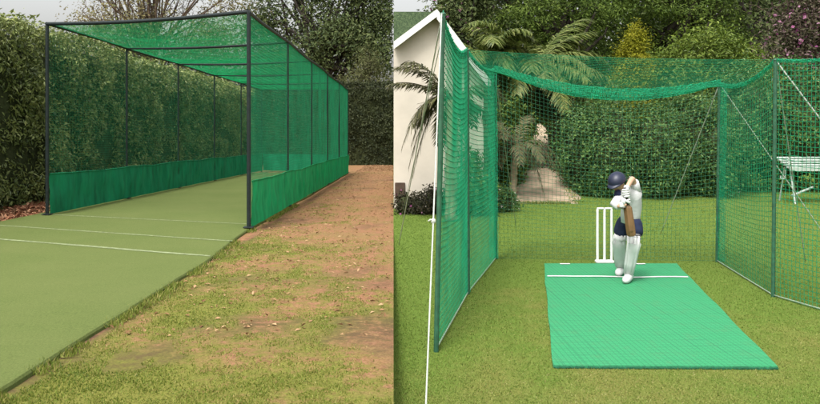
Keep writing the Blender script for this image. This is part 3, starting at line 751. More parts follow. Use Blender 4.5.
edges = [('pel','wai'),('wai','che'),('che','nek'),('nek','nk2'),('nk2','hed'),('hed','crn'),('hed','chin'),('che','shR'),('shR','elR'),('elR','wrR'),('wrR','haR'),
  ('che','shL'),('shL','elL'),('elL','wrL'),('wrL','haL'),('pel','hipR'),('hipR','knR'),('knR','anR'),('anR','toR'),('pel','hipL'),('hipL','knL'),('knL','anL'),('anL','toL'),('anR','heR'),('anL','heL')]
skin_mesh('body', nodes, edges, M_skin, man, 'pel')
def lerp(a, b, k): return np.array(a)*(1-k)+np.array(b)*k
# shirt: torso plus short sleeve on the raised arm and long cuffless sleeve on the lower arm
mb = MB()
sp = [pel+[0, 0, -.05], lerp(pel, wai, .4), wai, lerp(wai, che, .5), che, lerp(che, nek, .45), lerp(che, nek, .8), nek]
tube(mb, sp, [.112, .116, .117, .119, .120, .108, .076, .052], 20, flat=.95)
for q_, r_ in ((shR, .062), (shL, .060)): ellipsoid(mb, lerp(q_, che, .12), (r_, r_, r_), 14, 10)
tube(mb, [lerp(che, shR, .5), shR, lerp(shR, elR, .35), lerp(shR, elR, .66)], [.075, .060, .055, .056], 14)
tube(mb, [lerp(che, shL, .5), shL, lerp(shL, elL, .5), elL, lerp(elL, wrL, .2), lerp(elL, wrL, .55)], [.075, .058, .052, .049, .046, .044], 14)
mb.build('shirt', M_shirt, man, smooth=True)
mb = MB(); dch = (J(619, 196, -.30)-J(631, 196, 0)); ax = np.array([[.8, .6, 0], [-.6, .8, 0], [0, 0, 1]])
ellipsoid(mb, J(618, 195.5, -.20), (.045, .045, .07), 14, 9, axes=ax); mb.build('navy_chest_piece', M_navy, man, smooth=True)  # separate dark navy lump on the shirt front, below the chin
pn_ = dict(p=(lerp(pel, wai, .62), (.116, .106)), p0=(pel, (.132, .118)), r=(hipR, .10), r2=(lerp(hipR, knR, .78), .100), l=(hipL, .10), l2=(lerp(hipL, knL, .78), .100))
skin_mesh('shorts', pn_, [('p','p0'),('p0','r'),('r','r2'),('p0','l'),('l','l2')], M_navy, man, 'p0')
for kn_, an, to, he, hp in ((knR, anR, toR, heR, hipR), (knL, anL, toL, heL, hipL)):
    up = lerp(kn_, hp, .34); fw = (to-an)*[1, 1, 0]; fw /= np.linalg.norm(fw)
    low = lerp(an, kn_, .08)
    # leg pad: padded shell wrapping the shin with a knee roll and upright canes
    mb = MB()
    pts = [low+fw*.012, lerp(low, kn_, .35)+fw*.016, lerp(low, kn_, .75)+fw*.018, kn_+fw*.02, lerp(kn_, up, .55)+fw*.02, up+fw*.024]
    tube(mb, pts, [.052, .060, .068, .078, .080, .072], 18)
    sd = np.cross(fw, [0, 0, 1])
    for q in (-.045, -.018, .018, .045):
        pp = [p+fw*(.052+.012*i/5-abs(q)*.45)+sd*q*(1+.06*i) for i, p in enumerate(pts)]
        tube(mb, pp, [.013, .017, .018, .019, .018, .014], 8)
    pad = mb.build('leg_pad', M_pad, man, smooth=True)
    for kq, rr in ((lerp(low, kn_, .90), .080), (lerp(kn_, up, .3), .086)):
        mb = MB(); a = np.linspace(0, 2*PI, 25)
        tube(mb, [kq+fw*.02+fw*math.cos(t_)*rr+sd*math.sin(t_)*rr for t_ in a], .0085, 6, flat=1.6); mb.build('knee_roll', M_pad, pad, smooth=True)
    mb = MB(); a = np.linspace(0, 2*PI, 25); kq = lerp(low, kn_, .80)
    tube(mb, [kq+fw*.018+fw*math.cos(t_)*.073+sd*math.sin(t_)*.073 for t_ in a], .005, 6, flat=2); mb.build('strap', M_grey, pad, smooth=True)
    mb = MB(); tube(mb, [an*[1, 1, 0]+[0, 0, .05], an, lerp(an, kn_, .25)], [.046, .046, .048], 12); mb.build('sock', M_pad, man, smooth=True)
    for kk_ in (.18, .48):
        kq = lerp(low, kn_, kk_); mb = MB()
        tube(mb, [kq+fw*.014+fw*math.cos(t_)*(.058+.012*kk_)+sd*math.sin(t_)*(.058+.012*kk_) for t_ in np.linspace(.9, 2*PI-.9, 20)], .004, 6, flat=2); mb.build('strap', M_grey, pad, smooth=True)
    # shoe: sole and upper
    g_ = np.array([1, 1, 0.]); hx = he*g_; tx = to*g_+fw*.035
    z0 = .03 if an is anR else .03
    mb = MB(); k = np.linspace(0, 1, 9)
    tube(mb, [lerp(hx-fw*.02, tx, q)+[0, 0, z0+.045-.018*q] for q in k], [.022, .040, .045, .046, .047, .047, .046, .038, .016], 14, flat=.95)
    tube(mb, [an*g_+fw*.012+[0, 0, z0+.03], an*g_+fw*.012+[0, 0, z0+.08], an+[0, 0, .03]], [.052, .052, .046], 12)
    sh = mb.build('shoe', M_pad, man, smooth=True)
    mb = MB(); tube(mb, [lerp(hx-fw*.022, tx+fw*.004, q)+[0, 0, z0+.0] for q in k], [.026, .044, .049, .05, .051, .051, .05, .042, .02], 14, flat=.42)
    mb.build('sole', M_grey, sh, smooth=True)
# helmet with peak, ear guards and face grille; face
hc = J(617.2, 181.6, -.18); look = np.array([-.62, -.62, -.48]); look /= np.linalg.norm(look)
sx = np.cross(look, [0, 0, 1]); sx /= np.linalg.norm(sx); uz = np.cross(sx, look)
AX = np.array([look, -sx, uz])
mb = MB(); ellipsoid(mb, hc+uz*.012, (.112, .098, .098), 22, 12, v1=PI*.53, axes=AX)
V = []
for i, q in enumerate(np.linspace(-1.0, 1.0, 13)):
    e1 = hc+look*(.105*math.cos(q*.95))+sx*(.095*math.sin(q*.95))+uz*.012
    e2 = hc+look*(.105*math.cos(q*.95)+.052*math.cos(q*1.35))+sx*(.098*math.sin(q*.95))+uz*(.004)
    V.append([e1+uz*.006, e2+uz*.003, e2-uz*.004, e1-uz*.004])
sheet(mb, np.array(V)); helm = mb.build('helmet', M_helm, man, smooth=True)
mb = MB()
for h_ in (-.03, -.055, -.08):
    tube(mb, [hc+look*(.125*math.cos(q))+sx*(.1*math.sin(q))+uz*h_ for q in np.linspace(-1.35, 1.35, 13)], .0032, 6)
for q in (-1.35, -.45, .45, 1.35):
    tube(mb, [hc+look*(.125*math.cos(q))+sx*(.1*math.sin(q))+uz*h_ for h_ in (0, -.04, -.08)], .0032, 6)
mb.build('face_grille', MAT['black'], helm)
for sg in (-1, 1):
    mb = MB(); ellipsoid(mb, hc+sx*sg*.086-uz*.035+look*.0, (.045, .014, .05), 12, 8, axes=AX); mb.build('ear_guard', M_helm, helm, smooth=True)
    mb = MB(); ellipsoid(mb, hc+look*.077+sx*sg*.030-uz*.012, (.009, .011, .008), 10, 6, axes=AX); mb.build('eye', basic('eye', (.10, .08, .07), .3, .2, 30, 0), man, smooth=True)
mb = MB(); tube(mb, [hc+look*.078-uz*.008, hc+look*.098-uz*.034, hc+look*.080-uz*.040], [.007, .012, .007], 8); mb.build('nose', M_skin, man, smooth=True)
mb = MB(); tube(mb, [hc+look*.070-uz*.062+sx*q for q in (-.022, 0, .022)], [.003, .006, .003], 6); mb.build('mouth', basic('lips', (.35, .13, .11), .5, .1, 20, 0), man, smooth=True)
# bat, held upright with the toe near the front knee
bt, bb = J(624.8, 188.5, -.40), J(631.2, 236.5, -.40)
bdir = (bb-bt)/np.linalg.norm(bb-bt); BL = np.linalg.norm(bb-bt)
bw = np.array([.80, -.55, .15]); bw -= bdir*(bw@bdir); bw /= np.linalg.norm(bw); bn = np.cross(bdir, bw)
bat = thing('cricket_bat', 'brown wooden cricket bat gripped upright by the batter', 'cricket bat', bt)
mb = MB(); R_ = []
for s_, w_, d_ in ((.33, .018, .018), (.36, .030, .022), (.40, .047, .026), (.55, .050, .032), (.75, .052, .042), (.88, .052, .040), (.95, .050, .028), (.985, .044, .022), (1.0, .030, .016)):
    c_ = bt+bdir*BL*s_
    R_.append([c_+bw*w_-bn*.010, c_+bw*w_*.9+bn*.004, c_+bn*d_*.9, c_-bw*w_*.9+bn*.004, c_-bw*w_-bn*.010, c_-bw*w_*.6-bn*.013, c_-bn*.014, c_+bw*w_*.6-bn*.013, c_+bw*w_-bn*.010])
sheet(mb, np.array(R_)); n0 = mb.n
mb.f.append((np.array([[n0-2-q for q in range(8)]]), 0, None))
mb.build('blade', M_willow, bat, smooth=False)
mb = MB(); tube(mb, [bt+bdir*BL*q for q in (-.02, 0, .1, .2, .3, .35)], [.014, .017, .0155, .0155, .016, .018], 12); mb.build('handle', M_grip, bat, smooth=True)
def glove(c_, wr, name='glove'):
    """padded glove: palm behind the handle, four fingers wrapped round it, thumb across"""
    mb = MB(); d0 = (wr-c_); d0 -= bdir*(d0@bdir); d0 /= np.linalg.norm(d0); e0 = np.cross(bdir, d0)
    ellipsoid(mb, c_+d0*.036, (.026, .045, .046), 14, 8, axes=np.array([d0, e0, bdir]))
    for i in range(4):
        o_ = c_+bdir*(-.036+.024*i); L0 = (.92, 1.08, 1.0, .8)[i]
        a = np.linspace(.35, .35+4.0*L0, 7)
        P = [o_+d0*math.cos(t_)*.033+e0*math.sin(t_)*.033 for t_ in a]
        tube(mb, P, [.012, .0145, .0125, .0145, .012, .0125, .008], 9)
    a = np.linspace(-.3, -2.6, 6)
    tube(mb, [c_-bdir*.03+bdir*.012*i+d0*math.cos(t_)*.034+e0*math.sin(t_)*.034 for i, t_ in enumerate(a)], [.014, .016, .014, .014, .012, .008], 9)
    tube(mb, [c_+d0*.05, lerp(c_+d0*.05, wr, .5), wr, wr+(wr-c_)*.25], [.030, .032, .034, .036], 12)
    return mb.build(name, M_pad, man, smooth=True)
glove(bt+bdir*BL*.09, wrR); glove(bt+bdir*BL*.26, wrL)

# ------------------------------------------------------------------ house behind the left net
hs = thing('house', 'cream plastered gabled house with white bargeboards and green thatched roof', 'house', (.5, 17, 0))
YH = 16.0; ap = (.53, 3.86); lx = bx(YH)+.003; lz = 3.22; rx, rz = 1.47, 2.61
def hl(Y): return bx(Y)+.004
YK = 20.5
def prism(mb, poly, yA, yB, leftf=None, mat=0):
    n = len(poly)
    A = np.array([[x, yA, z] for x, z in poly]); B = np.array([[x, yB, z] for x, z in poly])
    if leftf:
        for i, (x, z) in enumerate(poly):
            if x <= lx+.01: A[i, 0] = leftf(yA); B[i, 0] = leftf(yB)
    mb.add(np.concatenate([A, B]), [[i, (i+1) % n, n+(i+1) % n, n+i] for i in range(n)], mat)
    m0 = mb.n-2*n
    mb.f.append((np.array([[m0+i for i in range(n-1, -1, -1)]]), mat, None)); mb.f.append((np.array([[m0+n+i for i in range(n)]]), mat, None))
mb = MB(); prism(mb, [(lx, -.1), (rx, -.1), (rx, rz), ap, (lx, lz)], YH, YK, hl)
mb.build('gable_wall', MAT['wall'], hs)
mb = MB(); prism(mb, [(lx, -.1), (.62, -.1), (.62, 3.1), (lx, 3.1)], YK+.004, 25, hl); mb.build('main_wall', MAT['wall'], hs)
# wing roof: two slabs, thatch over the gable; main roof behind with its ridge across
def slab(mb, p0, p1, th, yA, yB, leftf=None, mat=0):
    d = np.array(p1)-np.array(p0); nn = np.array([-d[1], d[0]]); nn = nn/np.linalg.norm(nn)
    if nn[1] < 0: nn = -nn
    q = [p0, p1, tuple(np.array(p1)+nn*th), tuple(np.array(p0)+nn*th)]
    if leftf: q[3] = (p0[0], p0[1]+th*1.15)
    prism(mb, q if True else q, yA, yB, leftf, mat)
mb = MB(); sl = (ap[1]-lz)/(ap[0]-lx)
slab(mb, (lx, lz+.02), (ap[0], ap[1]+.02), .07, YH-.22, YK+1.0, hl); sr = (ap[1]-rz)/(rx-ap[0])
slab(mb, (ap[0], ap[1]+.02), (rx+.12, rz-.12*sr+.02), .07, YH-.22, YK+1.0)
mb.build('wing_roof', MAT['roof'], hs)
mb = MB(); xr = .62
zr = CZ+(HY-11.5)/F*21.0
P = [(YH+1.9, 3.35), (21.0, zr), (25.4, 3.0), (25.4, 2.9), (21.0, zr-.14), (YH+1.9, 3.25)]
A = np.array([[hl(y), y, z] for y, z in P]); B = np.array([[xr+.03, y, z] for y, z in P]); n = len(P)
mb.add(np.concatenate([A, B]), [[i, n+i, n+(i+1) % n, (i+1) % n] for i in range(n)])
for q in (0, n):
    mb.f.append((np.array([[q+0, q+1, q+4, q+5]]), 0, None)); mb.f.append((np.array([[q+1, q+2, q+3, q+4]]), 0, None))
mb.build('main_roof', MAT['roof'], hs)
def barge(mb, p0, p1, w, yA, yB, leftf=None):
    q = [(p0[0], p0[1]-w), (p1[0], p1[1]-w), p1, p0]; prism(mb, q, yA, yB, leftf)
mb = MB(); barge(mb, (hl(YH-.25), lz+.11), (ap[0], ap[1]+.11), .15, YH-.26, YH-.222); mb.build('bargeboard', MAT['white'], hs)
mb = MB(); barge(mb, (ap[0]+.001, ap[1]+.11), (rx+.12, rz-.12*sr+.11), .2, YH-.26, YH-.222); mb.build('bargeboard', MAT['white'], hs)
mb = MB(); box(mb, (W(400, 190, YH)[0]-.0, YH-.02, W(400, 190, YH)[2]), (.2, .05, .30), 0, bev=.006); mb.build('low_shutter', MAT['wood_dark'], hs)
mb = MB(); q = W(421.5, 111, YH)
box(mb, q+[-.05, -.02, 0], (.05, .03, .09), 0, bev=.006); tube(mb, [q+[-.05, -.03, .04], q+[-.02, -.09, .07], q+[.04, -.10, .03], q+[.07, -.10, -.04]], .012, 7)
ellipsoid(mb, q+[.075, -.10, -.05], (.03, .03, .035), 10, 6); mb.build('wall_lamp', MAT['black'], hs)

# ------------------------------------------------------------------ palms
def frond(mb, o_, az, ln, rise, droop, n=34, ll=.34, mat=0, lw=.012):
    k = np.linspace(0, 1, 22); hd = np.array([math.cos(az), math.sin(az), 0])
    P = np.array(o_)+hd*(ln*k*(1-.12*k))[:, None]; P[:, 2] += rise*ln*k*1.5-droop*ln*k**2.2
    tube(mb, P, np.linspace(.016, .004, 22), 5, mat)
    t_, a, b = frame(np.gradient(P, axis=0))
    ks = np.linspace(.10, .99, n)
    for s_ in (-1, 1):
        for q in ks:
            i = q*21; i0 = int(min(i, 20)); f_ = i-i0
            c_ = P[i0]*(1-f_)+P[i0+1]*f_; tt = t_[i0]; aa = a[i0]
            L_ = ll*(math.sin(PI*(.12+.83*q))**.6)*RNG.uniform(.8, 1.1)
            d = aa*s_*.85+tt*.65+np.array([0, 0, -.25+RNG.normal(0, .12)])+RNG.normal(0, .08, 3); d /= np.linalg.norm(d)
            wv = np.cross(d, b[i0]); wv /= max(np.linalg.norm(wv), 1e-6); wv *= lw*(.9+.4*RNG.random())
            m_ = c_+d*L_*.55; e_ = c_+d*L_+np.array([0, 0, -.22*L_])
            mb.add([c_-wv*.5, c_+wv*.5, m_+wv, m_-wv], [[0, 1, 2, 3]], mat, [RNG.random()])
            mb.add([m_-wv, m_+wv, e_], [[0, 1, 2]], mat, [RNG.random()])
def palm(name, label, base, top, r0, fr, leafm, group=None, ll=.34, n=34, lw=.012):
    t = thing(name, label, 'palm', base, group)
    mb = MB(); Pk = wob(base, top, 16, .008); rr = np.full(16, r0)*np.where(np.arange(16) % 2 == 0, 1.08, .95); rr[0] *= 1.3
    tube(mb, Pk, rr, 12); mb.build('trunk', MAT['pale_bark'], t, smooth=True)
    for az, ln, ri, dr in fr:
        mb = MB(); frond(mb, top, az, ln, ri, dr, n, ll, 0, lw); mb.build('frond', [L[leafm], MAT['pale_bark']], t)
    return t
R = math.radians
GP = 'palms growing round the lawn'
fr = []
for i in range(20):
    fr.append((R(i*18+RNG.uniform(-10, 10)), RNG.uniform(.85, 1.25), RNG.uniform(.0, .55), RNG.uniform(.55, 1.0)))
palm('palm_tree', 'palm with drooping grey green fronds in front of the cream house wall', tuple(W(452, 205, 14.2)*[1, 1, 0]), tuple(W(452, 100, 14.2)), .10,
     [(R(172), 1.15, .75, .62), (R(184), 1.3, .40, .40), (R(196), 1.05, .30, 1.25), (R(168), .9, .15, 1.6), (R(205), 1.05, .9, .75), (R(150), .95, .35, 1.4), (R(178), .8, .1, 1.9)]+fr[:9], 'dryfrond', GP, .34, 44, .014)
fr = []
for i in range(44):
    fr.append((R(i*12*30/44*1.0+RNG.uniform(-8, 8)), RNG.uniform(1.7, 2.5), RNG.uniform(.05, .80), RNG.uniform(.45, .9)))
palm('palm_tree', 'full crowned palm with long olive fronds rising above the back of the practice net', tuple(W(512, 114, 21.5)*[1, 1, 0]), tuple(W(531, 70, 21.5)), .2, fr, 'frond', GP, .55, 60, .020)
fr = []
for i in range(18):
    fr.append((R(i*20+RNG.uniform(-8, 8)), RNG.uniform(1.2, 1.7), RNG.uniform(.2, .75), RNG.uniform(.5, .9)))
palm('palm_tree', 'smaller olive palm whose fronds show above the right slope of the house roof', tuple(W(485, 114, 20.5)*[1, 1, 0]), tuple(W(482, 56, 20.5)), .14, fr, 'frond', GP, .48, 54, .020)
# pale earth path climbing away between the shrubs, with a slim palm beside it
k = np.linspace(0, 1, 50)
Yp_ = 16.9+11.1*k; zp = .006+1.55*np.clip((k-.06)/.94, 0, 1)**1.05
cl = np.interp(k, [0, .25, .6, 1], [541, 542, 541, 540]); hw = np.interp(k, [0, .12, .3, .6, .85, 1], [34, 31, 19, 11.5, 7, 1.5])
Lx = (cl-hw+2*(fbm(k*9, k*0, 2)-.5)*4-CX)/F*Yp_; Rx = (cl+hw+2*(fbm(k*9, k*0+5, 2)-.5)*4-CX)/F*Yp_
rows = []
for q in (-.25, 0, .3, .5, .7, 1, 1.25):
    qq = min(max(q, 0), 1); x = Lx+(Rx-Lx)*q
    zz = zp+.05*(fbm(x*2, Yp_*2, 4)-.5)*np.minimum(1, k*8)
    rows.append(np.stack([x, Yp_, np.where((q < 0) | (q > 1), -.05, zz)], 1))
mb = MB(); sheet(mb, np.array(rows)[::-1]); o = mb.build('garden_path', MAT['path'], smooth=True); o['kind'] = 'structure'; o['label'] = 'pale earth path climbing away between the garden shrubs'
palm('palm_tree', 'slim young palm with arching fronds beside the pale earth path', tuple(W(513, 196, 18)*[1, 1, 0]), tuple(W(515, 150, 18)), .08,
     [(R(a_), RNG.uniform(.8, 1.1), RNG.uniform(.3, 1.0), RNG.uniform(.6, 1.0)) for a_ in range(60, 330, 30)]+[(R(-18), 1.15, .45, 1.2), (R(-6), 1.2, .6, 1.3), (R(200), .9, .45, 1.4), (R(215), .8, .3, 1.5), (R(-45), .9, .3, 1.5)], 'dryfrond', GP, .30)

# ------------------------------------------------------------------ shrubs and hedges round the lawn
def bush(name, label, ells, ncl, per, cr, size, leafm, cat='shrub', extra=None, group=None, nst=6, ratio=.45, flat=1., hollow=.5, body=True):
    cx_ = np.mean([e[0] for e in ells]); cy_ = np.mean([e[1] for e in ells])
    t = thing(name, label, cat, (cx_, cy_, 0), group)
    P, O, T, CC = crown_points(ells, ncl, per, cr, flat, hollow); k = P[:, 2] > .02; P, O, T = P[k], O[k], T[k]
    mb = MB(); leaves(mb, P, size, ratio, .3, O, 0, T); mats = [L[leafm]]
    if extra: k = RNG.choice(len(P), extra[1]); leaves(mb, P[k]+O[k]*cr*.6, extra[2], .9, .3, O[k], 1); mats.append(L[extra[0]])
    mb.build('foliage', mats, t)
    for _ in range(nst):
        mb = MB(); e = ells[RNG.integers(len(ells))]; tube(mb, wob((e[0]+RNG.normal(0, .1), e[1], -.05), (e[0]+RNG.normal(0, e[3]*.4), e[1]+RNG.normal(0, e[4]*.3), e[2]+e[5]*.4), 6, .05), np.linspace(.05, .012, 6)*min(1, e[5]), 6)
        mb.build('stem', MAT['dark_bark'], t)
    if body:
        mb = MB()
        for e in ells: ellipsoid(mb, e[:3], (e[3]*.72, e[4]*.72, e[5]*.72), 14, 8)
        mb.build('inner_twigs', MAT['core'], t, smooth=True)
    return t
def gel(px, pyb, pyt, Y, hw, dy=None):              # ellipsoid standing from row pyb to row pyt
    zt = CZ-(pyt-HY)/F*Y; zb = CZ-(pyb-HY)/F*Y; x = (px-CX)/F*Y
    return (x, Y, (zt+zb)/2, hw/F*Y, dy if dy else hw/F*Y, (zt-zb)/2)
bush('garden_hedge', 'wide dark green garden hedge directly behind the back net and batter', [gel(581, 196, 108, 18.9, 22, .6), gel(612, 202, 96, 18.5, 32, .8), gel(655, 203, 101, 18.2, 30, .7), gel(690, 202, 90, 18.9, 32, .8), gel(718, 203, 110, 18.4, 22, .6)], 900, 44, .13, .08, 'garden', 'hedge', hollow=.78)
bush('garden_hedge', 'taller dark hedge on the right behind the white bench', [gel(745, 196, 66, 19.6, 40, 1.0), gel(795, 196, 62, 19.8, 40, 1.0), gel(845, 196, 58, 19.8, 40, 1.0), gel(895, 196, 58, 19.8, 40, 1.)], 900, 40, .14, .09, 'garden', 'hedge', hollow=.78)
bush('leafy_shrub', 'olive green shrub crowding the right side of the pale earth path', [gel(566, 197, 120, 20.8, 12, .5), gel(566, 190, 96, 23.5, 12, .5), gel(548, 118, 84, 22.5, 16, .5)], 300, 46, .14, .10, 'olive', hollow=.3, body=False)
bush('leafy_shrub', 'tall olive thicket along the left of the pale earth path', [gel(508, 204, 96, 19.4, 17, .5), gel(515, 200, 84, 20.8, 16, .5), gel(517, 196, 84, 24, 12, .5)], 420, 48, .14, .10, 'feather', hollow=.3, body=False)
N = 900; kk = RNG.random(N); i_ = (kk*8).astype(int)
ex = np.where(RNG.random(N) < .5, np.interp(kk*.5, k, Lx), np.interp(kk*.5, k, Rx))+RNG.normal(0, .07, N); ey = 16.9+5.5*kk
fx_ = W(507, 203, 16.85)[0]+1.35*RNG.random(N); fy_ = 16.85+np.abs(RNG.normal(0, .10, N))*(.4+2*fbm(fx_*4, fx_*0, 9))
Px = np.concatenate([ex, fx_, fx_]); Py = np.concatenate([ey, fy_, fy_+.03]); Pz = np.concatenate([np.interp(ey, Yp_, zp), 0*fx_, 0*fx_])-.01
mb = MB(); blades(mb, np.stack([Px, Py, Pz], 1), .06, .012, RNG.random(3*N))
tag(mb.build('grass', L['blade_lawn']), 'ragged tufts of grass fringing the pale earth path', 'grass', kind='stuff')
bush('leafy_shrub', 'small low shrub with white flowers at the lawn edge by the left net corner', [gel(505, 216, 190, 15.6, 12, .25)], 60, 30, .05, .06, 'garden', extra=('whitebloom', 26, .06), hollow=.6)
bush('flower_bed', 'dark low shrubs with purple flowers along the foot of the house wall', [gel(404, 219, 193, 15.35, 9, .3), gel(418, 219, 196, 15.3, 10, .3), gel(432, 219, 186, 15.3, 8, .3), gel(447, 219, 192, 15.3, 10, .3), gel(468, 219, 190, 15.3, 12, .3)], 190, 30, .06, .065, 'shrub', 'shrubs', extra=('bloom', 60, .05), hollow=.6)
bush('leafy_shrub', 'pale green bush showing behind the left side net against the house', [gel(470, 214, 150, 14.9, 14, .3), gel(483, 212, 168, 15.1, 12, .3)], 110, 30, .09, .08, 'lime', hollow=.6, body=False)

# ------------------------------------------------------------------ right background trees
GR = 'trees behind the garden'
tree('feathery_tree', 'broad feathery dark green tree behind the olive palm crowns', base_at(560, 30, False), wpt(560, 40, 30), .3,
     [ell(525, 15, 30, 42, 20, 50), ell(590, 8, 30, 45, 22, 50), ell(560, 48, 31, 60, 34, 50), ell(500, -30, 30, 60, 25, 50), ell(590, -35, 31, 60, 30, 50), ell(575, 100, 31, 60, 40, 40), ell(480, 50, 31, 30, 30, 40)],
     820, 60, .34, .15, 'feather', 'dark_bark', flat=.38, hollow=.3, nl=40, up=.9, ratio=.32, group=GR)
tree('feathery_tree', 'layered feathery tree filling the sky above the golden conifer', base_at(680, 31, False), wpt(680, 20, 31), .3,
     [ell(640, 5, 31, 48, 20, 50), ell(700, 8, 31, 48, 22, 50), ell(690, 50, 32, 60, 34, 50), ell(640, 60, 32, 40, 40, 50), ell(690, -35, 31, 80, 30, 50), ell(660, 110, 32, 70, 40, 40)],
     820, 60, .34, .15, 'feather', 'dark_bark', flat=.38, hollow=.3, nl=40, up=.9, ratio=.32, group=GR)
tree('golden_conifer', 'narrow golden green conifer standing between the palm and the lime bush', base_at(634, 22.4, False), wpt(634, 70, 22.4), .06,
     [ell(634, 76, 22.4, 21, 20, 18), ell(633, 56, 22.4, 16, 18, 15), ell(635, 40, 22.4, 10, 13, 9), ell(635, 29, 22.4, 4, 7, 4), ell(632, 105, 22.4, 20, 30, 18)], 260, 64, .12, .085, 'gold', hollow=.4, nl=5, up=1.2, ratio=.32, group=GR)
tree('rounded_tree', 'rounded lime green leafy tree right of the golden conifer', base_at(703, 23, False), wpt(703, 70, 23), .12,
     [ell(705, 66, 23, 42, 38, 36), ell(672, 80, 23, 26, 26, 26), ell(740, 78, 23, 28, 26, 26), ell(705, 110, 23, 50, 30, 36)], 480, 50, .2, .12, 'lime', hollow=.6, nl=16, ratio=.4, group=GR)
tree('gap_tree', 'dark open tree with glimpses of sky at the upper right', base_at(752, 33, False), wpt(752, 30, 33), .25,
     [ell(750, 60, 33, 30, 50, 40), ell(765, 15, 34, 36, 26, 40), ell(735, -30, 34, 40, 24, 40), ell(800, 60, 34, 45, 50, 40)], 330, 50, .45, .2, 'dark', 'dark_bark', hollow=.2, nl=30, group=GR)
tree('blossom_tree', 'plum tinted tree with pink blossom in the top right corner', base_at(815, 26, False), wpt(812, 50, 26), .16,
     [ell(808, 32, 26, 34, 28, 34), ell(840, 10, 26, 46, 36, 40), ell(785, 56, 26, 28, 20, 30), ell(810, -20, 26, 36, 22, 30), ell(835, 70, 26, 46, 26, 36)], 400, 40, .28, .13, 'plum', 'bark', hollow=.35, nl=40, twigs=2, extra=('bloom', 700, .12), group=GR)
tree('plum_tree', 'dark purplish tree with tiny pink blooms beyond the house ridge', base_at(462, 30, False), wpt(462, 20, 30), .18,
     [ell(462, 8, 30, 28, 26, 34), ell(448, 28, 30, 18, 22, 20), ell(470, -25, 30, 34, 20, 30), ell(475, 50, 30, 24, 30, 30)], 300, 40, .3, .15, 'dark', 'dark_bark', hollow=.25, nl=30, extra=('bloom', 260, .11), group=GR)
# far wood that closes the view
N = 60000; u = RNG.random(N); xs = 1.5+50*u; top = 9+3*fbm(u*14, u*0, 17)
P = np.stack([xs, 42+3*RNG.random(N), top*RNG.random(N)**.8], 1)
mb = MB(); leaves(mb, P, .42, .5, .3, np.tile([0, -1., .2], (N, 1)), 0, np.clip(RNG.normal(.4, .2, N), 0, 1))
tag(mb.build('woodland', L['dark']), 'dense dark woodland closing the view behind the garden trees', 'woodland', kind='stuff')

# ------------------------------------------------------------------ white bench by the far hedge
bn_ = thing('garden_bench', 'white slatted garden bench seen through the right side net', 'bench', tuple(W(806, 196, 17.0)*[1, 1, 0]))
Yq = 17.0; x0 = W(786, 165, Yq)[0]; x1 = x0+1.5; zt = W(786, 164, Yq)[2]
for i in range(5):
    mb = MB(); box(mb, ((x0+x1)/2, Yq-.05+.13*i, zt-.07+.045*i), (x1-x0, .12, .035), 0, bev=.006); mb.build('slat', MAT['weathered'], bn_)
mb = MB(); box(mb, ((x0+x1)/2, Yq-.12, zt-.10), (x1-x0-.04, .03, .09), 0, bev=.005); mb.build('apron', MAT['weathered'], bn_)
for xx in (x0+.12, x1-.12):
    for sgn in (-1, 1):
        mb = MB(); yb_ = Yq+.2+sgn*.36
        tube(mb, [(xx, Yq+.2+sgn*.12, zt-.09), (xx, yb_, 0)], .018, 8); mb.build('leg', MAT['weathered'], bn_)
mb = MB(); tube(mb, [(x0+.12, Yq+.0, .16), (x0+.62, Yq+.1, .34)], .026, 8); mb.build('brace', MAT['weathered'], bn_)
mb = MB(); tube(mb, [(x0+.01, Yq-.12, zt-.03), (x0-.0, Yq-.12, zt+.16)], .018, 8)
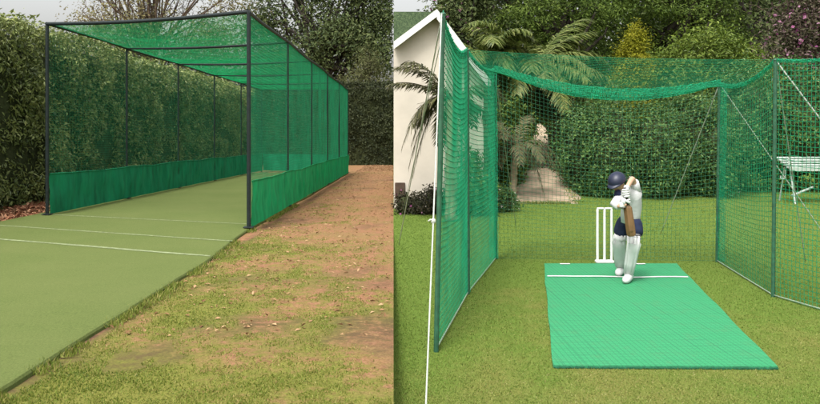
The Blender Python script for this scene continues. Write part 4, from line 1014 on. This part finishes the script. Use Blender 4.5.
tube(mb, [(x0-.06, Yq-.12, zt-.12), (x0-.08, Yq-.12, zt-.3), (x0-.17, Yq-.12, zt-.3), (x0-.17, Yq-.12, zt-.24)], .014, 8); mb.build('handle', MAT['weathered'], bn_)

# ------------------------------------------------------------------ light, sky, camera
SUN_EL, SUN_AZ = math.radians(58), math.radians(205)      # azimuth clockwise from +Y: behind the camera to the left
w = bpy.data.worlds.new('World'); sc.world = w; w.use_nodes = True
n = w.node_tree.nodes; l = w.node_tree.links; n.clear()
sky = n.new('ShaderNodeTexSky'); sky.sky_type = 'NISHITA'; sky.sun_disc = False
sky.sun_elevation = SUN_EL; sky.sun_rotation = SUN_AZ; sky.dust_density = 6; sky.air_density = 1.5; sky.ozone_density = 1
hsv = n.new('ShaderNodeHueSaturation'); hsv.inputs['Saturation'].default_value = .16
bg = n.new('ShaderNodeBackground'); bg.inputs['Strength'].default_value = .15
ow = n.new('ShaderNodeOutputWorld')
l.new(sky.outputs[0], hsv.inputs['Color']); l.new(hsv.outputs[0], bg.inputs[0]); l.new(bg.outputs[0], ow.inputs[0])
sl_ = bpy.data.lights.new('sun', 'SUN'); sl_.energy = 1.3; sl_.angle = math.radians(13); sl_.color = (1, .96, .90)
so = bpy.data.objects.new('sun', sl_); COL.objects.link(so); so.location = (-5, -10, 30)
dv = Vector((math.sin(SUN_AZ)*math.cos(SUN_EL), math.cos(SUN_AZ)*math.cos(SUN_EL), math.sin(SUN_EL)))
so.rotation_euler = dv.to_track_quat('Z', 'Y').to_euler()
cam = bpy.data.cameras.new('camera'); co = bpy.data.objects.new('camera', cam); COL.objects.link(co)
co.location = (0, 0, CZ); co.rotation_euler = (PI/2, 0, 0)
cam.sensor_width = 36; cam.lens = F/820*36; cam.shift_y = -(202-HY)/820; cam.clip_end = 1500; cam.clip_start = .05
sc.camera = co
sc.view_settings.view_transform = 'Standard'; sc.view_settings.look = 'None'; sc.view_settings.gamma = 1
sc.view_settings.use_curve_mapping = False; sc.view_settings.exposure = 1.04
sc.render.engine = 'CYCLES'; sc.cycles.max_bounces = 6; sc.cycles.transmission_bounces = 4; sc.cycles.transparent_max_bounces = 8
sc.cycles.use_denoising = True
